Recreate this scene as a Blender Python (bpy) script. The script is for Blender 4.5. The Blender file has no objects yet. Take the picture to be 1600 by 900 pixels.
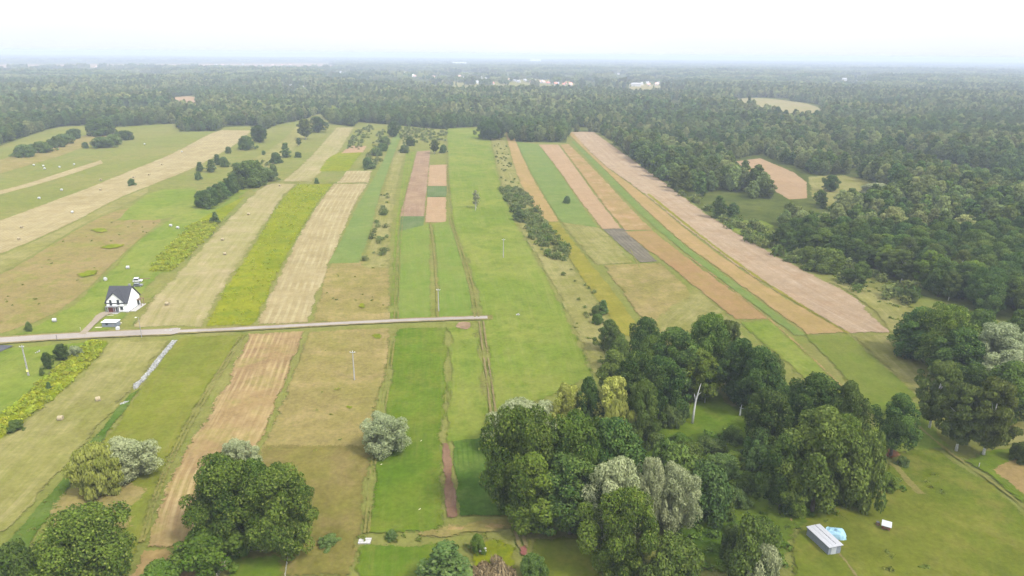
import bpy, math, random
import numpy as np
from mathutils import Vector, Matrix, Euler

scene = bpy.context.scene
COL = scene.collection
R = math.radians
# ------------------------------------------------------------------ camera
CAM_H, F_PX, PITCH, ROLL = 95.0, 1100.0, 18.38, 0.46
cam_d = bpy.data.cameras.new('camera')
cam = bpy.data.objects.new('camera', cam_d)
COL.objects.link(cam)
cam.location = (0, 0, CAM_H)
CAM_M = Matrix.Rotation(R(90 - PITCH), 3, 'X') @ Matrix.Rotation(R(ROLL), 3, 'Z')
cam.rotation_euler = CAM_M.to_euler()
cam_d.sensor_width = 36.0
cam_d.lens = 36.0 * F_PX / 1600.0
cam_d.clip_start = 0.5
cam_d.clip_end = 90000.0
scene.camera = cam
# ------------------------------------------------------------------ light
SUN_AZ, SUN_EL = R(128), R(52)          # azimuth clockwise from +Y (the view direction)
world = bpy.data.worlds.new('World')
scene.world = world
world.use_nodes = True
wn, wl = world.node_tree.nodes, world.node_tree.links
wn.clear()
w_out = wn.new('ShaderNodeOutputWorld')
w_bg = wn.new('ShaderNodeBackground')
w_bg.inputs['Strength'].default_value = 0.1
w_sky = wn.new('ShaderNodeTexSky')
w_sky.sky_type = 'NISHITA'
w_sky.sun_disc = False
w_sky.sun_elevation = SUN_EL
w_sky.sun_rotation = SUN_AZ
w_sky.dust_density = 3.0
w_co = wn.new('ShaderNodeTexCoord')
w_map = wn.new('ShaderNodeMapping')
w_map.inputs['Scale'].default_value = (1.0, 1.0, 4.0)
w_nz = wn.new('ShaderNodeTexNoise')
w_nz.inputs['Scale'].default_value = 1.6
w_nz.inputs['Detail'].default_value = 5.0
w_ramp = wn.new('ShaderNodeValToRGB')
w_ramp.color_ramp.elements[0].position = 0.3
w_ramp.color_ramp.elements[0].color = (0.80, 0.86, 0.94, 1)
w_ramp.color_ramp.elements[1].position = 0.7
w_ramp.color_ramp.elements[1].color = (0.98, 0.985, 1.0, 1)
w_sc = wn.new('ShaderNodeVectorMath')
w_sc.operation = 'SCALE'
w_sc.inputs['Scale'].default_value = 9.6
w_mix = wn.new('ShaderNodeMix')
w_mix.data_type = 'RGBA'
w_mix.inputs[0].default_value = 0.86
wl.new(w_co.outputs['Generated'], w_map.inputs['Vector'])
wl.new(w_map.outputs['Vector'], w_nz.inputs['Vector'])
wl.new(w_nz.outputs['Fac'], w_ramp.inputs['Fac'])
wl.new(w_ramp.outputs['Color'], w_sc.inputs[0])
wl.new(w_sky.outputs['Color'], w_mix.inputs[6])
w_sep = wn.new('ShaderNodeSeparateXYZ')          # overcast sky: the zenith is brighter than the horizon
wl.new(w_co.outputs['Generated'], w_sep.inputs[0])
w_cl = wn.new('ShaderNodeMath'); w_cl.operation = 'MAXIMUM'; w_cl.inputs[1].default_value = 0.0
wl.new(w_sep.outputs[2], w_cl.inputs[0])
w_gr = wn.new('ShaderNodeMath'); w_gr.operation = 'MULTIPLY_ADD'
w_gr.inputs[1].default_value = 0.64; w_gr.inputs[2].default_value = 0.36
wl.new(w_cl.outputs[0], w_gr.inputs[0])
w_g2 = wn.new('ShaderNodeVectorMath'); w_g2.operation = 'SCALE'
wl.new(w_sc.outputs['Vector'], w_g2.inputs[0]); wl.new(w_gr.outputs[0], w_g2.inputs['Scale'])
wl.new(w_g2.outputs['Vector'], w_mix.inputs[7])
wl.new(w_mix.outputs[2], w_bg.inputs['Color'])
wl.new(w_bg.outputs['Background'], w_out.inputs['Surface'])

sun_d = bpy.data.lights.new('sun', 'SUN')
sun_d.energy = 1.5
sun_d.angle = R(10)
sun_d.color = (1.0, 0.95, 0.87)
sun = bpy.data.objects.new('sun', sun_d)
COL.objects.link(sun)
to_sun = Vector((math.sin(SUN_AZ) * math.cos(SUN_EL), math.cos(SUN_AZ) * math.cos(SUN_EL), math.sin(SUN_EL)))
sun.rotation_euler = to_sun.to_track_quat('Z', 'Y').to_euler()
sun.location = (0, 0, 400)

vs = scene.view_settings
vs.view_transform = 'Standard'
vs.look = 'None'
vs.gamma = 1.0
vs.exposure = 1.78
vs.use_curve_mapping = False
cy = scene.cycles
cy.use_denoising = True
cy.max_bounces = 5
cy.diffuse_bounces = 3
cy.glossy_bounces = 2
cy.transmission_bounces = 3
cy.volume_bounces = 1
cy.transparent_max_bounces = 10
cy.use_adaptive_sampling = True
cy.adaptive_threshold = 0.02

HAZE_DENSITY = 0.00019
HAZE_COLOR = (0.575, 0.645, 0.80)

# ------------------------------------------------------------------ pixel -> ground geometry
CM = np.array(CAM_M)


def rays(px, py):
    px = np.asarray(px, float); py = np.asarray(py, float)
    d = np.stack([(px - 800) / F_PX, -(py - 450) / F_PX, -np.ones_like(px)], -1)
    return d @ CM.T


def wp(px, py, z=0.0):
    d = rays(px, py)
    t = (z - CAM_H) / d[..., 2]
    return np.stack([d[..., 0] * t, d[..., 1] * t], -1)


def W(px, py, z=0.0):
    p = wp(px, py)
    return Vector((float(p[0]), float(p[1]), z))


def proj(x, y, z):
    q = np.stack([np.asarray(x, float), np.asarray(y, float), np.asarray(z, float) - CAM_H + np.zeros_like(np.asarray(x, float))], -1) @ CM
    dep = -q[..., 2]
    return 800 + F_PX * q[..., 0] / dep, 450 - F_PX * q[..., 1] / dep, dep


def height_for(px, py, topy):
    p = wp(px, py)
    lo, hi = 0.0, 80.0
    for _ in range(40):
        m = (lo + hi) / 2
        if proj(p[0], p[1], m)[1] > topy: lo = m
        else: hi = m
    return lo


def ppm(px, py):
    p = wp(px, py)
    return F_PX / float(proj(p[0], p[1], 0.0)[2])


def inside(poly, x, y):
    poly = np.asarray(poly, float)
    x = np.asarray(x); y = np.asarray(y)
    res = np.zeros(x.shape, bool)
    n = len(poly)
    j = n - 1
    for i in range(n):
        xi, yi = poly[i]; xj, yj = poly[j]
        c = ((yi > y) != (yj > y)) & (x < (xj - xi) * (y - yi) / ((yj - yi) if yj != yi else 1e-9) + xi)
        res ^= c
        j = i
    return res


# ------------------------------------------------------------------ object helpers
def link(o, parent=None):
    COL.objects.link(o)
    if parent is not None:
        o.parent = parent
    return o


def tag(o, label=None, cat=None, group=None, kind=None):
    if label: o['label'] = label
    if cat: o['category'] = cat
    if group: o['group'] = group
    if kind: o['kind'] = kind
    return o


def empty(name, loc, rz=0.0):
    o = bpy.data.objects.new(name, None)
    o.empty_display_size = 0.5
    o.location = loc
    o.rotation_euler = (0, 0, rz)
    return link(o)


def np_mesh(name, verts, quads, mat=None, attrs=None, smooth=False):
    """fast mesh of quads (n,4) or tris (n,3) from arrays"""
    me = bpy.data.meshes.new(name)
    verts = np.ascontiguousarray(verts, dtype=np.float32)
    quads = np.ascontiguousarray(quads, dtype=np.int32)
    n, k = quads.shape
    me.vertices.add(len(verts))
    me.vertices.foreach_set('co', verts.ravel())
    me.loops.add(n * k)
    me.loops.foreach_set('vertex_index', quads.ravel())
    me.polygons.add(n)
    me.polygons.foreach_set('loop_start', np.arange(0, n * k, k, dtype=np.int32))
    try:
        me.polygons.foreach_set('loop_total', np.full(n, k, dtype=np.int32))
    except Exception:
        pass
    for an, (typ, data) in (attrs or {}).items():
        a = me.attributes.new(an, typ, 'POINT')
        key = 'vector' if typ == 'FLOAT_VECTOR' else 'value'
        a.data.foreach_set(key, np.ascontiguousarray(data, dtype=np.float32).ravel())
    me.update(calc_edges=True)
    me.validate()
    if smooth:
        me.polygons.foreach_set('use_smooth', np.ones(n, bool))
    if mat: me.materials.append(mat)
    return me


class MB:
    def __init__(self): self.v, self.f = [], []

    def add(self, vs_, fs):
        b = len(self.v)
        self.v += [tuple(p) for p in vs_]
        self.f += [tuple(i + b for i in q) for q in fs]
        return self

    def box(self, x0, x1, y0, y1, z0, z1):
        return self.add([(x0, y0, z0), (x1, y0, z0), (x1, y1, z0), (x0, y1, z0), (x0, y0, z1), (x1, y0, z1), (x1, y1, z1), (x0, y1, z1)],
                        [(0, 3, 2, 1), (4, 5, 6, 7), (0, 1, 5, 4), (1, 2, 6, 5), (2, 3, 7, 6), (3, 0, 4, 7)])

    def prism(self, pts, axis, a, b):
        """outline pts (2-D) extruded along an axis from a to b"""
        def mk(p, t):
            return {'x': (t, p[0], p[1]), 'y': (p[0], t, p[1]), 'z': (p[0], p[1], t)}[axis]
        n = len(pts)
        return self.add([mk(p, a) for p in pts] + [mk(p, b) for p in pts],
                        [tuple(range(n))[::-1], tuple(range(n, 2 * n))] + [(i, (i + 1) % n, n + (i + 1) % n, n + i) for i in range(n)])

    def tube(self, pts, rad, sides=7):
        pts = [Vector(p) for p in pts]
        rings = []
        for i, p in enumerate(pts):
            t = (pts[min(i + 1, len(pts) - 1)] - pts[max(i - 1, 0)]).normalized()
            u = t.orthogonal().normalized() if abs(t.z) > 0.95 else t.cross(Vector((0, 0, 1))).normalized()
            w = t.cross(u)
            rings.append([p + (u * math.cos(a) + w * math.sin(a)) * rad[i] for a in [2 * math.pi * k / sides for k in range(sides)]])
        vs_ = [q for r in rings for q in r]
        fs = []
        for i in range(len(rings) - 1):
            for k in range(sides):
                a, b = i * sides + k, i * sides + (k + 1) % sides
                fs.append((a, b, b + sides, a + sides))
        fs.append(tuple(range(sides))[::-1])
        fs.append(tuple(range((len(rings) - 1) * sides, len(rings) * sides)))
        return self.add(vs_, fs)

    def mesh(self, name, mat, smooth=False):
        me = bpy.data.meshes.new(name)
        me.from_pydata(self.v, [], self.f)
        me.update()
        if mat: me.materials.append(mat)
        if smooth: me.polygons.foreach_set('use_smooth', np.ones(len(me.polygons), bool))
        return me

    def build(self, name, mat, parent=None, smooth=False):
        return link(bpy.data.objects.new(name, self.mesh(name, mat, smooth)), parent)


def copy_tree(o, parent=None):
    c = o.copy()
    link(c)
    if parent is not None: c.parent = parent
    for ch in list(o.children): copy_tree(ch, c)
    return c


# ------------------------------------------------------------------ materials
K_ALB = 0.345


def lin(c):
    return tuple((x / 255 / 12.92) if x / 255 <= 0.04045 else ((x / 255 + 0.055) / 1.055) ** 2.4 for x in c)


def C(r, g, b, k=K_ALB):
    x, y, z = lin((r, g, b))
    if g > r: y, z = y * 0.87, z * 0.86
    else: x = x * 1.05
    return (x * k, y * k, z * k, 1.0)


def CF(r, g, b, k=0.47):
    return tuple(x * k for x in lin((r, g, b))) + (1.0,)


class NT:
    def __init__(self, name):
        self.m = bpy.data.materials.new(name)
        self.m.use_nodes = True
        self.t = self.m.node_tree
        self.t.nodes.clear()
        self.out = self.t.nodes.new('ShaderNodeOutputMaterial')

    def n(self, typ, **kw):
        x = self.t.nodes.new(typ)
        for k, v in kw.items(): setattr(x, k, v)
        return x

    def l(self, a, b): self.t.links.new(a, b)

    def math(self, op, a, b=None, clamp=False):
        x = self.n('ShaderNodeMath', operation=op, use_clamp=clamp)
        for i, s in enumerate((a, b)):
            if s is None: continue
            if isinstance(s, (int, float)): x.inputs[i].default_value = s
            else: self.l(s, x.inputs[i])
        return x.outputs[0]

    def mix(self, fac, a, b, blend='MIX'):
        x = self.n('ShaderNodeMix', data_type='RGBA', blend_type=blend)
        for i, s in ((0, fac), (6, a), (7, b)):
            if isinstance(s, (int, float, tuple)): x.inputs[i].default_value = s
            else: self.l(s, x.inputs[i])
        return x.outputs[2]

    def noise(self, vec, scale, detail=3.0, rough=0.55):
        x = self.n('ShaderNodeTexNoise')
        x.inputs['Scale'].default_value = scale
        x.inputs['Detail'].default_value = detail
        x.inputs['Roughness'].default_value = rough
        if vec is not None: self.l(vec, x.inputs['Vector'])
        return x.outputs['Fac']

    def step(self, s, lo, hi):
        x = self.n('ShaderNodeMapRange', interpolation_type='SMOOTHSTEP')
        x.inputs['From Min'].default_value = lo
        x.inputs['From Max'].default_value = hi
        self.l(s, x.inputs['Value'])
        return x.outputs['Result']

    def scale(self, v, s):
        x = self.n('ShaderNodeVectorMath', operation='MULTIPLY')
        x.inputs[1].default_value = s
        self.l(v, x.inputs[0])
        return x.outputs[0]


_fm = {}


def field_mat(key, c1, c2, c3=None, streak=0.0, sfreq=0.5, cs=None, grain=0.35, soft=2.2, patch=0.02, edge=0.5, rows=None, gscale=0.9):
    """c1/c2 big patches, c3 small flecks, cs streaks along the strip; ragged edges"""
    if key in _fm: return _fm[key]
    t = NT(key)
    pos = t.n('ShaderNodeNewGeometry').outputs['Position']
    at_ = t.n('ShaderNodeAttribute', attribute_name='fuv')
    dm = t.n('ShaderNodeAttribute', attribute_name='fdim')
    col = t.mix(t.step(t.noise(pos, patch, 4, 0.6), 0.36, 0.64), c1, c2)
    if c3:
        col = t.mix(t.math('MULTIPLY', t.step(t.noise(pos, 0.09, 6, 0.72), 0.46, 0.66), 0.85), col, c3)
    if streak:
        sv = t.scale(at_.outputs['Vector'], (sfreq, sfreq * 0.03, 1))
        s1 = t.step(t.noise(sv, 1.0, 3, 0.65), 0.44, 0.66)
        sv2 = t.scale(at_.outputs['Vector'], (sfreq * 3.1, sfreq * 0.12, 1))
        s2 = t.step(t.noise(sv2, 1.0, 3, 0.65), 0.44, 0.64)
        brk = t.step(t.noise(pos, 0.05, 3), 0.3, 0.62)
        col = t.mix(t.math('MULTIPLY', t.math('MULTIPLY', t.math('ADD', t.math('MULTIPLY', s1, 0.6), t.math('MULTIPLY', s2, 0.45)), brk), streak, True), col, cs)
    if rows:
        period, amt, cr = rows
        sep = t.n('ShaderNodeSeparateXYZ'); t.l(at_.outputs['Vector'], sep.inputs[0])
        wob = t.math('MULTIPLY', t.noise(pos, 0.05, 2), 0.9)
        sn = t.math('SINE', t.math('MULTIPLY', t.math('ADD', sep.outputs[0], wob), 2 * math.pi / period))
        rr = t.math('MULTIPLY', t.step(sn, 0.1, 0.8), t.step(t.noise(pos, 0.06, 3), 0.36, 0.62))
        col = t.mix(t.math('MULTIPLY', rr, amt), col, cr)
    g = t.noise(pos, gscale, 6, 0.72)
    g2 = t.noise(pos, 0.2, 5, 0.65)
    g3 = t.noise(pos, 0.045, 4, 0.6)
    gg = t.math('ADD', t.math('ADD', t.math('MULTIPLY', t.math('SUBTRACT', g, 0.5), grain * 2.6), t.math('MULTIPLY', t.math('SUBTRACT', g2, 0.5), grain * 1.9)), t.math('MULTIPLY', t.math('SUBTRACT', g3, 0.5), grain * 1.2))
    gv = t.math('ADD', gg, 1.0)
    gc = t.n('ShaderNodeVectorMath', operation='SCALE')
    t.l(col, gc.inputs[0]); t.l(gv, gc.inputs['Scale'])
    bs = t.n('ShaderNodeBsdfDiffuse')
    bs.inputs['Roughness'].default_value = 0.9
    t.l(gc.outputs[0], bs.inputs['Color'])
    bp = t.n('ShaderNodeBump')
    bp.inputs['Strength'].default_value = 0.5
    bp.inputs['Distance'].default_value = 0.35
    t.l(g, bp.inputs['Height']); t.l(bp.outputs[0], bs.inputs['Normal'])
    if soft <= 0:
        t.l(bs.outputs[0], t.out.inputs['Surface'])
    else:
        a = t.n('ShaderNodeSeparateXYZ'); t.l(at_.outputs['Vector'], a.inputs[0])
        b = t.n('ShaderNodeSeparateXYZ'); t.l(dm.outputs['Vector'], b.inputs[0])
        d = t.math('MINIMUM', t.math('MINIMUM', a.outputs[0], t.math('SUBTRACT', b.outputs[0], a.outputs[0])),
                   t.math('MINIMUM', a.outputs[1], t.math('SUBTRACT', b.outputs[1], a.outputs[1])))
        nz = t.math('ADD', t.math('MULTIPLY', t.math('SUBTRACT', t.noise(pos, 0.09, 6, 0.72), 0.5), soft * 3.2), t.math('MULTIPLY', t.math('SUBTRACT', t.noise(pos, 1.3, 4, 0.7), 0.5), soft * 1.7))
        al = t.math('GREATER_THAN', t.math('ADD', d, nz), edge * 0.5 + soft * 0.25)   # grass blades in or out: never half
        tr = t.n('ShaderNodeBsdfTransparent')
        mx = t.n('ShaderNodeMixShader')
        t.l(al, mx.inputs[0]); t.l(tr.outputs[0], mx.inputs[1]); t.l(bs.outputs[0], mx.inputs[2])
        t.l(mx.outputs[0], t.out.inputs['Surface'])
    _fm[key] = t.m
    return t.m


def plain(name, c, rough=0.7, var=0.15, nscale=3.0, metal=0.0, spec=0.3, bump=0.0):
    t = NT(name)
    co = t.n('ShaderNodeTexCoord').outputs['Object']
    nz = t.noise(co, nscale, 5, 0.65)
    dark = tuple(x * (1 - var) for x in c[:3]) + (1,)
    lite = tuple(min(1, x * (1 + var)) for x in c[:3]) + (1,)
    col = t.mix(t.step(nz, 0.3, 0.7), dark, lite)
    b = t.n('ShaderNodeBsdfPrincipled')
    b.inputs['Roughness'].default_value = rough
    b.inputs['Metallic'].default_value = metal
    b.inputs['Specular IOR Level'].default_value = spec
    t.l(col, b.inputs['Base Color'])
    if bump:
        bp = t.n('ShaderNodeBump'); bp.inputs['Strength'].default_value = bump; bp.inputs['Distance'].default_value = 0.05
        t.l(nz, bp.inputs['Height']); t.l(bp.outputs[0], b.inputs['Normal'])
    t.l(b.outputs[0], t.out.inputs['Surface'])
    return t.m


def foliage_mat(name, ca, cb, cc, rand=0.35, trans=0.22, stand=0.0, cst=None):
    """ca..cb across leaf clumps, cc flecks, per-object random brightness, optional stand-scale variation"""
    t = NT(name)
    at_ = t.n('ShaderNodeAttribute', attribute_name='tint')
    sep = t.n('ShaderNodeSeparateXYZ'); t.l(at_.outputs['Vector'], sep.inputs[0])
    col = t.mix(sep.outputs[0], ca, cb)
    col = t.mix(t.math('MULTIPLY', t.step(sep.outputs[1], 0.7, 1.0), 0.6), col, cc)
    oi = t.n('ShaderNodeObjectInfo')
    if stand and cst:
        nz = t.step(t.noise(oi.outputs['Location'], 0.006, 3, 0.6), 0.4, 0.62)
        col = t.mix(t.math('MULTIPLY', nz, stand), col, cst)
    rr = t.math('ADD', t.math('MULTIPLY', t.math('SUBTRACT', oi.outputs['Random'], 0.5), 2 * rand), 1.0)
    hs = t.n('ShaderNodeHueSaturation')
    hs.inputs['Saturation'].default_value = 1.0
    t.l(col, hs.inputs['Color']); t.l(rr, hs.inputs['Value'])
    r2 = t.math('FRACT', t.math('MULTIPLY', oi.outputs['Random'], 17.3))
    t.l(t.math('ADD', t.math('MULTIPLY', t.math('SUBTRACT', r2, 0.5), 0.03), 0.5), hs.inputs['Hue'])
    d = t.n('ShaderNodeBsdfDiffuse'); tr = t.n('ShaderNodeBsdfTranslucent')
    t.l(hs.outputs[0], d.inputs['Color']); t.l(hs.outputs[0], tr.inputs['Color'])
    mx = t.n('ShaderNodeMixShader'); mx.inputs[0].default_value = trans
    t.l(d.outputs[0], mx.inputs[1]); t.l(tr.outputs[0], mx.inputs[2])
    t.l(mx.outputs[0], t.out.inputs['Surface'])
    return t.m


# ------------------------------------------------------------------ ground sheets
Z0 = [0.02]


def next_z():
    Z0[0] += 0.004
    return Z0[0]


def resample(P, n):
    P = np.asarray(P, float)
    s = np.concatenate([[0], np.cumsum(np.linalg.norm(np.diff(P, axis=0), axis=1))])
    u = np.linspace(0, s[-1], n)
    return np.stack([np.interp(u, s, P[:, 0]), np.interp(u, s, P[:, 1])], -1), s[-1]


def smooth_poly(P, it=2):
    P = np.asarray(P, float)
    for _ in range(it):
        Q = [P[0]]
        for a, b in zip(P[:-1], P[1:]):
            Q += [a * 0.75 + b * 0.25, a * 0.25 + b * 0.75]
        Q.append(P[-1])
        P = np.asarray(Q)
    return P


def strip(name, L, Rr, mat, label=None, sm=1):
    """a field between two edges given near to far in photo pixels, laid on the ground"""
    Lw = smooth_poly(wp(*np.asarray(L, float).T), sm); Rw = smooth_poly(wp(*np.asarray(Rr, float).T), sm)
    l0 = np.linalg.norm(np.diff(Lw, axis=0), axis=1).sum()
    n = int(min(max(l0 / 5, 10), 240))
    a, la = resample(Lw, n); b, lb = resample(Rw, n)
    wd = np.linalg.norm(a - b, axis=1)
    ln = (la + lb) / 2
    v = np.linspace(0, ln, n)
    z = next_z()
    m = 5
    V, UV, DM = [], [], []
    for k in range(m):
        s = k / (m - 1)
        p = a * (1 - s) + b * s
        V.append(np.c_[p, np.full(n, z)])
        UV.append(np.c_[wd * s, v, np.zeros(n)])
        DM.append(np.c_[wd, np.full(n, ln), np.zeros(n)])
    V, UV, DM = map(np.concatenate, (V, UV, DM))
    q = [(k * n + i, k * n + i + 1, (k + 1) * n + i + 1, (k + 1) * n + i) for k in range(m - 1) for i in range(n - 1)]
    q = np.array(q)
    p0, p1, p2 = V[q[0][0]], V[q[0][1]], V[q[0][2]]
    if np.cross(p1 - p0, p2 - p0)[2] < 0: q = q[:, ::-1]
    me = np_mesh(name, V, q, mat, {'fuv': ('FLOAT_VECTOR', UV), 'fdim': ('FLOAT_VECTOR', DM)})
    o = link(bpy.data.objects.new(name, me))
    tag(o, label, None, None, 'structure')
    return o


def blob(name, pts, mat, label=None, sm=2):
    """a star-shaped patch from a pixel outline"""
    P = wp(*np.asarray(pts, float).T)
    P = np.vstack([P, P[:1]])
    P = smooth_poly(P, sm)[:-1]
    c = P.mean(0)
    z = next_z()
    n = len(P)
    mid = (P + c) / 2
    V = np.vstack([np.c_[P, np.full(n, z)], np.c_[mid, np.full(n, z)], [[c[0], c[1], z]]])
    rr = np.linalg.norm(P - c, axis=1)
    rm = np.minimum(rr.mean(), rr)
    d = np.concatenate([np.zeros(n), rm * 0.4, [rr.mean() * 0.8]])
    UV = np.c_[d, d, np.zeros(len(d))]
    DM = np.full((len(d), 3), 4000.0)
    f = []
    for i in range(n):
        j = (i + 1) % n
        f += [(i, j, n + j), (i, n + j, n + i), (n + i, n + j, 2 * n)]
    f = np.array(f)
    p0, p1, p2 = V[f[0][0]], V[f[0][1]], V[f[0][2]]
    if np.cross(p1 - p0, p2 - p0)[2] < 0: f = f[:, ::-1]
    me = np_mesh(name, V, f, mat, {'fuv': ('FLOAT_VECTOR', UV), 'fdim': ('FLOAT_VECTOR', DM)})
    o = link(bpy.data.objects.new(name, me))
    tag(o, label, None, None, 'structure')
    return o


def path_line(name, pts, width_m, mat, label=None):
    """a road or wheel track: centre line in pixels, width in metres (one value or one per point)"""
    P = smooth_poly(wp(*np.asarray(pts, float).T), 2)
    n = int(max(np.linalg.norm(np.diff(P, axis=0), axis=1).sum() / 3, 12))
    n = min(n, 300)
    a, ln = resample(P, n)
    t = np.gradient(a, axis=0); t /= np.linalg.norm(t, axis=1)[:, None]
    nr = np.c_[t[:, 1], -t[:, 0]]
    wd = np.interp(np.linspace(0, 1, n), np.linspace(0, 1, len(np.atleast_1d(width_m))), np.atleast_1d(width_m))
    z = next_z()
    V, UV, DM = [], [], []
    v = np.linspace(0, ln, n)
    for s in (0, 0.5, 1):
        V.append(np.c_[a + nr * (wd * (0.5 - s))[:, None], np.full(n, z)])
        UV.append(np.c_[wd * s, v, np.zeros(n)]); DM.append(np.c_[wd, np.full(n, ln), np.zeros(n)])
    V, UV, DM = map(np.concatenate, (V, UV, DM))
    q = np.array([(k * n + i, k * n + i + 1, (k + 1) * n + i + 1, (k + 1) * n + i) for k in range(2) for i in range(n - 1)])
    p0, p1, p2 = V[q[0][0]], V[q[0][1]], V[q[0][2]]
    if np.cross(p1 - p0, p2 - p0)[2] < 0: q = q[:, ::-1]
    me = np_mesh(name, V, q, mat, {'fuv': ('FLOAT_VECTOR', UV), 'fdim': ('FLOAT_VECTOR', DM)})
    return tag(link(bpy.data.objects.new(name, me)), label, None, None, 'structure')


# ---- field materials
GREEN = field_mat('meadow_grass', C(150, 166, 84), C(162, 170, 96), C(138, 160, 72), 0.3, 0.3, C(168, 172, 104), 0.34, soft=0, patch=0.012)
BRIGHT = field_mat('bright_grass', C(138, 170, 64), C(162, 182, 84), C(122, 156, 54), 0.7, 0.35, C(164, 180, 96), 0.3, 3.0, 0.02)
LUSH = field_mat('lush_lawn', C(108, 150, 40), C(124, 156, 48), C(134, 156, 60), 0.5, 0.5, C(146, 162, 78), 0.32, 2.4, 0.03)
LIME = field_mat('goldenrod_fallow', C(152, 172, 34), C(166, 180, 50), C(126, 156, 40), 0.35, 0.25, C(140, 162, 46), 0.4, 2.0, 0.025)
HAY = field_mat('mown_hay', C(194, 184, 134), C(182, 180, 118), C(202, 188, 146), 0.85, 0.28, C(166, 172, 98), 0.26, 3.0, 0.018, rows=(4.6, 0.35, C(168, 170, 108)))
HAYG = field_mat('green_hay', C(158, 166, 90), C(172, 170, 104), C(148, 160, 80), 0.75, 0.3, C(186, 180, 122), 0.32, 3.0, 0.025, rows=(4.2, 0.22, C(186, 184, 124)))
STUB = field_mat('striped_stubble', C(184, 160, 110), C(176, 150, 108), C(170, 162, 96), 1.0, 0.42, C(206, 186, 132), 0.3, 2.2, 0.03, rows=(1.9, 0.75, C(214, 194, 140)))
STUBP = field_mat('pale_stubble', C(188, 174, 126), C(182, 168, 118), C(196, 184, 138), 0.75, 0.45, C(210, 202, 152), 0.24, 2.2, 0.02, rows=(3.2, 0.55, C(218, 210, 160)))
OLIVE = field_mat('dry_olive_meadow', C(172, 160, 100), C(162, 156, 88), C(182, 166, 112), 0.35, 0.3, C(150, 158, 78), 0.38, 2.6, 0.03)
OLIVED = field_mat('tired_olive_meadow', C(150, 142, 78), C(142, 142, 66), C(158, 144, 92), 0.35, 0.3, C(134, 146, 60), 0.4, 2.6, 0.03)
ROUGH = field_mat('rough_brown_meadow', C(174, 158, 106), C(164, 156, 92), C(152, 164, 78), 0.3, 0.2, C(186, 166, 116), 0.34, 3.0, 0.014)
CROP = field_mat('green_crop', C(134, 168, 88), C(142, 172, 88), C(150, 172, 98), 0.4, 0.8, C(150, 174, 98), 0.22, 1.4, 0.02)
PINK = field_mat('bare_pink_field', C(204, 178, 138), C(198, 172, 132), C(190, 160, 122), 0.6, 0.3, C(214, 184, 146), 0.16, 1.5, 0.02)
BIGST = field_mat('big_pale_stubble', C(204, 184, 150), C(196, 174, 140), C(186, 160, 126), 0.75, 0.22, C(220, 202, 172), 0.26, 2.4, 0.012, rows=(5.5, 0.3, C(184, 160, 126)))
TAN = field_mat('ripe_tan_field', C(196, 170, 116), C(188, 166, 106), C(204, 174, 124), 0.8, 0.25, C(178, 162, 94), 0.2, 1.6, 0.015)
ORNG = field_mat('orange_brown_field', C(188, 154, 106), C(180, 156, 102), C(172, 154, 88), 0.7, 0.25, C(196, 162, 116), 0.22, 1.8, 0.015)
SOIL = field_mat('brown_soil', C(158, 128, 100), C(148, 118, 94), C(168, 140, 112), 0.4, 0.8, C(140, 112, 90), 0.25, 1.0, 0.05)
SOILP = field_mat('mauve_soil', C(180, 156, 124), C(168, 142, 114), C(196, 172, 138), 0.7, 0.6, C(200, 176, 146), 0.22, 1.0, 0.04)
VEG = field_mat('dark_vegetable_rows', C(114, 148, 88), C(122, 154, 92), C(134, 156, 104), 0.0, 1.0, None, 0.3, 0.6, 0.05, rows=(1.6, 0.5, C(146, 160, 116)))
GREYP = field_mat('grey_fleece_rows', C(136, 132, 114), C(148, 142, 122), C(124, 130, 100), 0.6, 0.9, C(164, 156, 138), 0.25, 1.2, 0.05, rows=(2.2, 0.55, C(104, 102, 88)))
YOLIVE = field_mat('yellow_olive_strip', C(168, 166, 64), C(160, 164, 70), C(176, 168, 82), 0.5, 0.4, C(150, 162, 62), 0.22, 1.6, 0.02)
DKGRASS = field_mat('dark_ditch_grass', C(98, 138, 52), C(112, 146, 56), C(120, 148, 76), 0.3, 0.6, C(130, 152, 70), 0.35, 1.4, 0.05)
POTATO = field_mat('dark_green_crop', C(92, 134, 48), C(106, 144, 56), C(118, 148, 68), 0.0, 1.0, None, 0.42, 0.8, 0.06, rows=(1.3, 0.3, C(68, 112, 36)))
THICK = field_mat('rank_grass', C(98, 136, 40), C(122, 150, 54), C(80, 118, 38), 0.0, 1.0, None, 0.5, 3.0, 0.04)
PASTURE = field_mat('pasture', C(136, 154, 56), C(122, 148, 48), C(152, 160, 74), 0.25, 0.3, C(156, 160, 82), 0.32, 2.5, 0.03)
FLOOR = field_mat('forest_floor', C(104, 124, 58), C(122, 138, 68), C(88, 108, 52), grain=0.4, soft=3.0, patch=0.02)
ROADM = field_mat('concrete_road', C(206, 200, 190), C(196, 190, 180), C(212, 206, 198), 0.4, 0.7, C(184, 176, 164), 0.12, 0.25, 0.05, edge=0.15)
TRACK = field_mat('bare_wheel_track', C(172, 158, 112), C(164, 150, 108), C(150, 150, 86), grain=0.3, soft=0.55, patch=0.08, edge=0.1)
FAINT = field_mat('faint_track', C(168, 160, 96), C(158, 158, 88), C(146, 156, 76), grain=0.3, soft=0.8, patch=0.05, edge=0.1)
SAND = field_mat('dry_sand', C(196, 172, 118), C(182, 160, 104), C(168, 154, 90), grain=0.35, soft=1.6, patch=0.08)
ASPH = field_mat('asphalt', (0.06, 0.062, 0.07, 1), (0.07, 0.072, 0.078, 1), None, grain=0.15, soft=0.2, patch=0.1, edge=0.1)
REDG = field_mat('red_gravel', C(176, 116, 104), C(166, 108, 96), C(186, 136, 120), grain=0.3, soft=0.7, patch=0.1)

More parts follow.
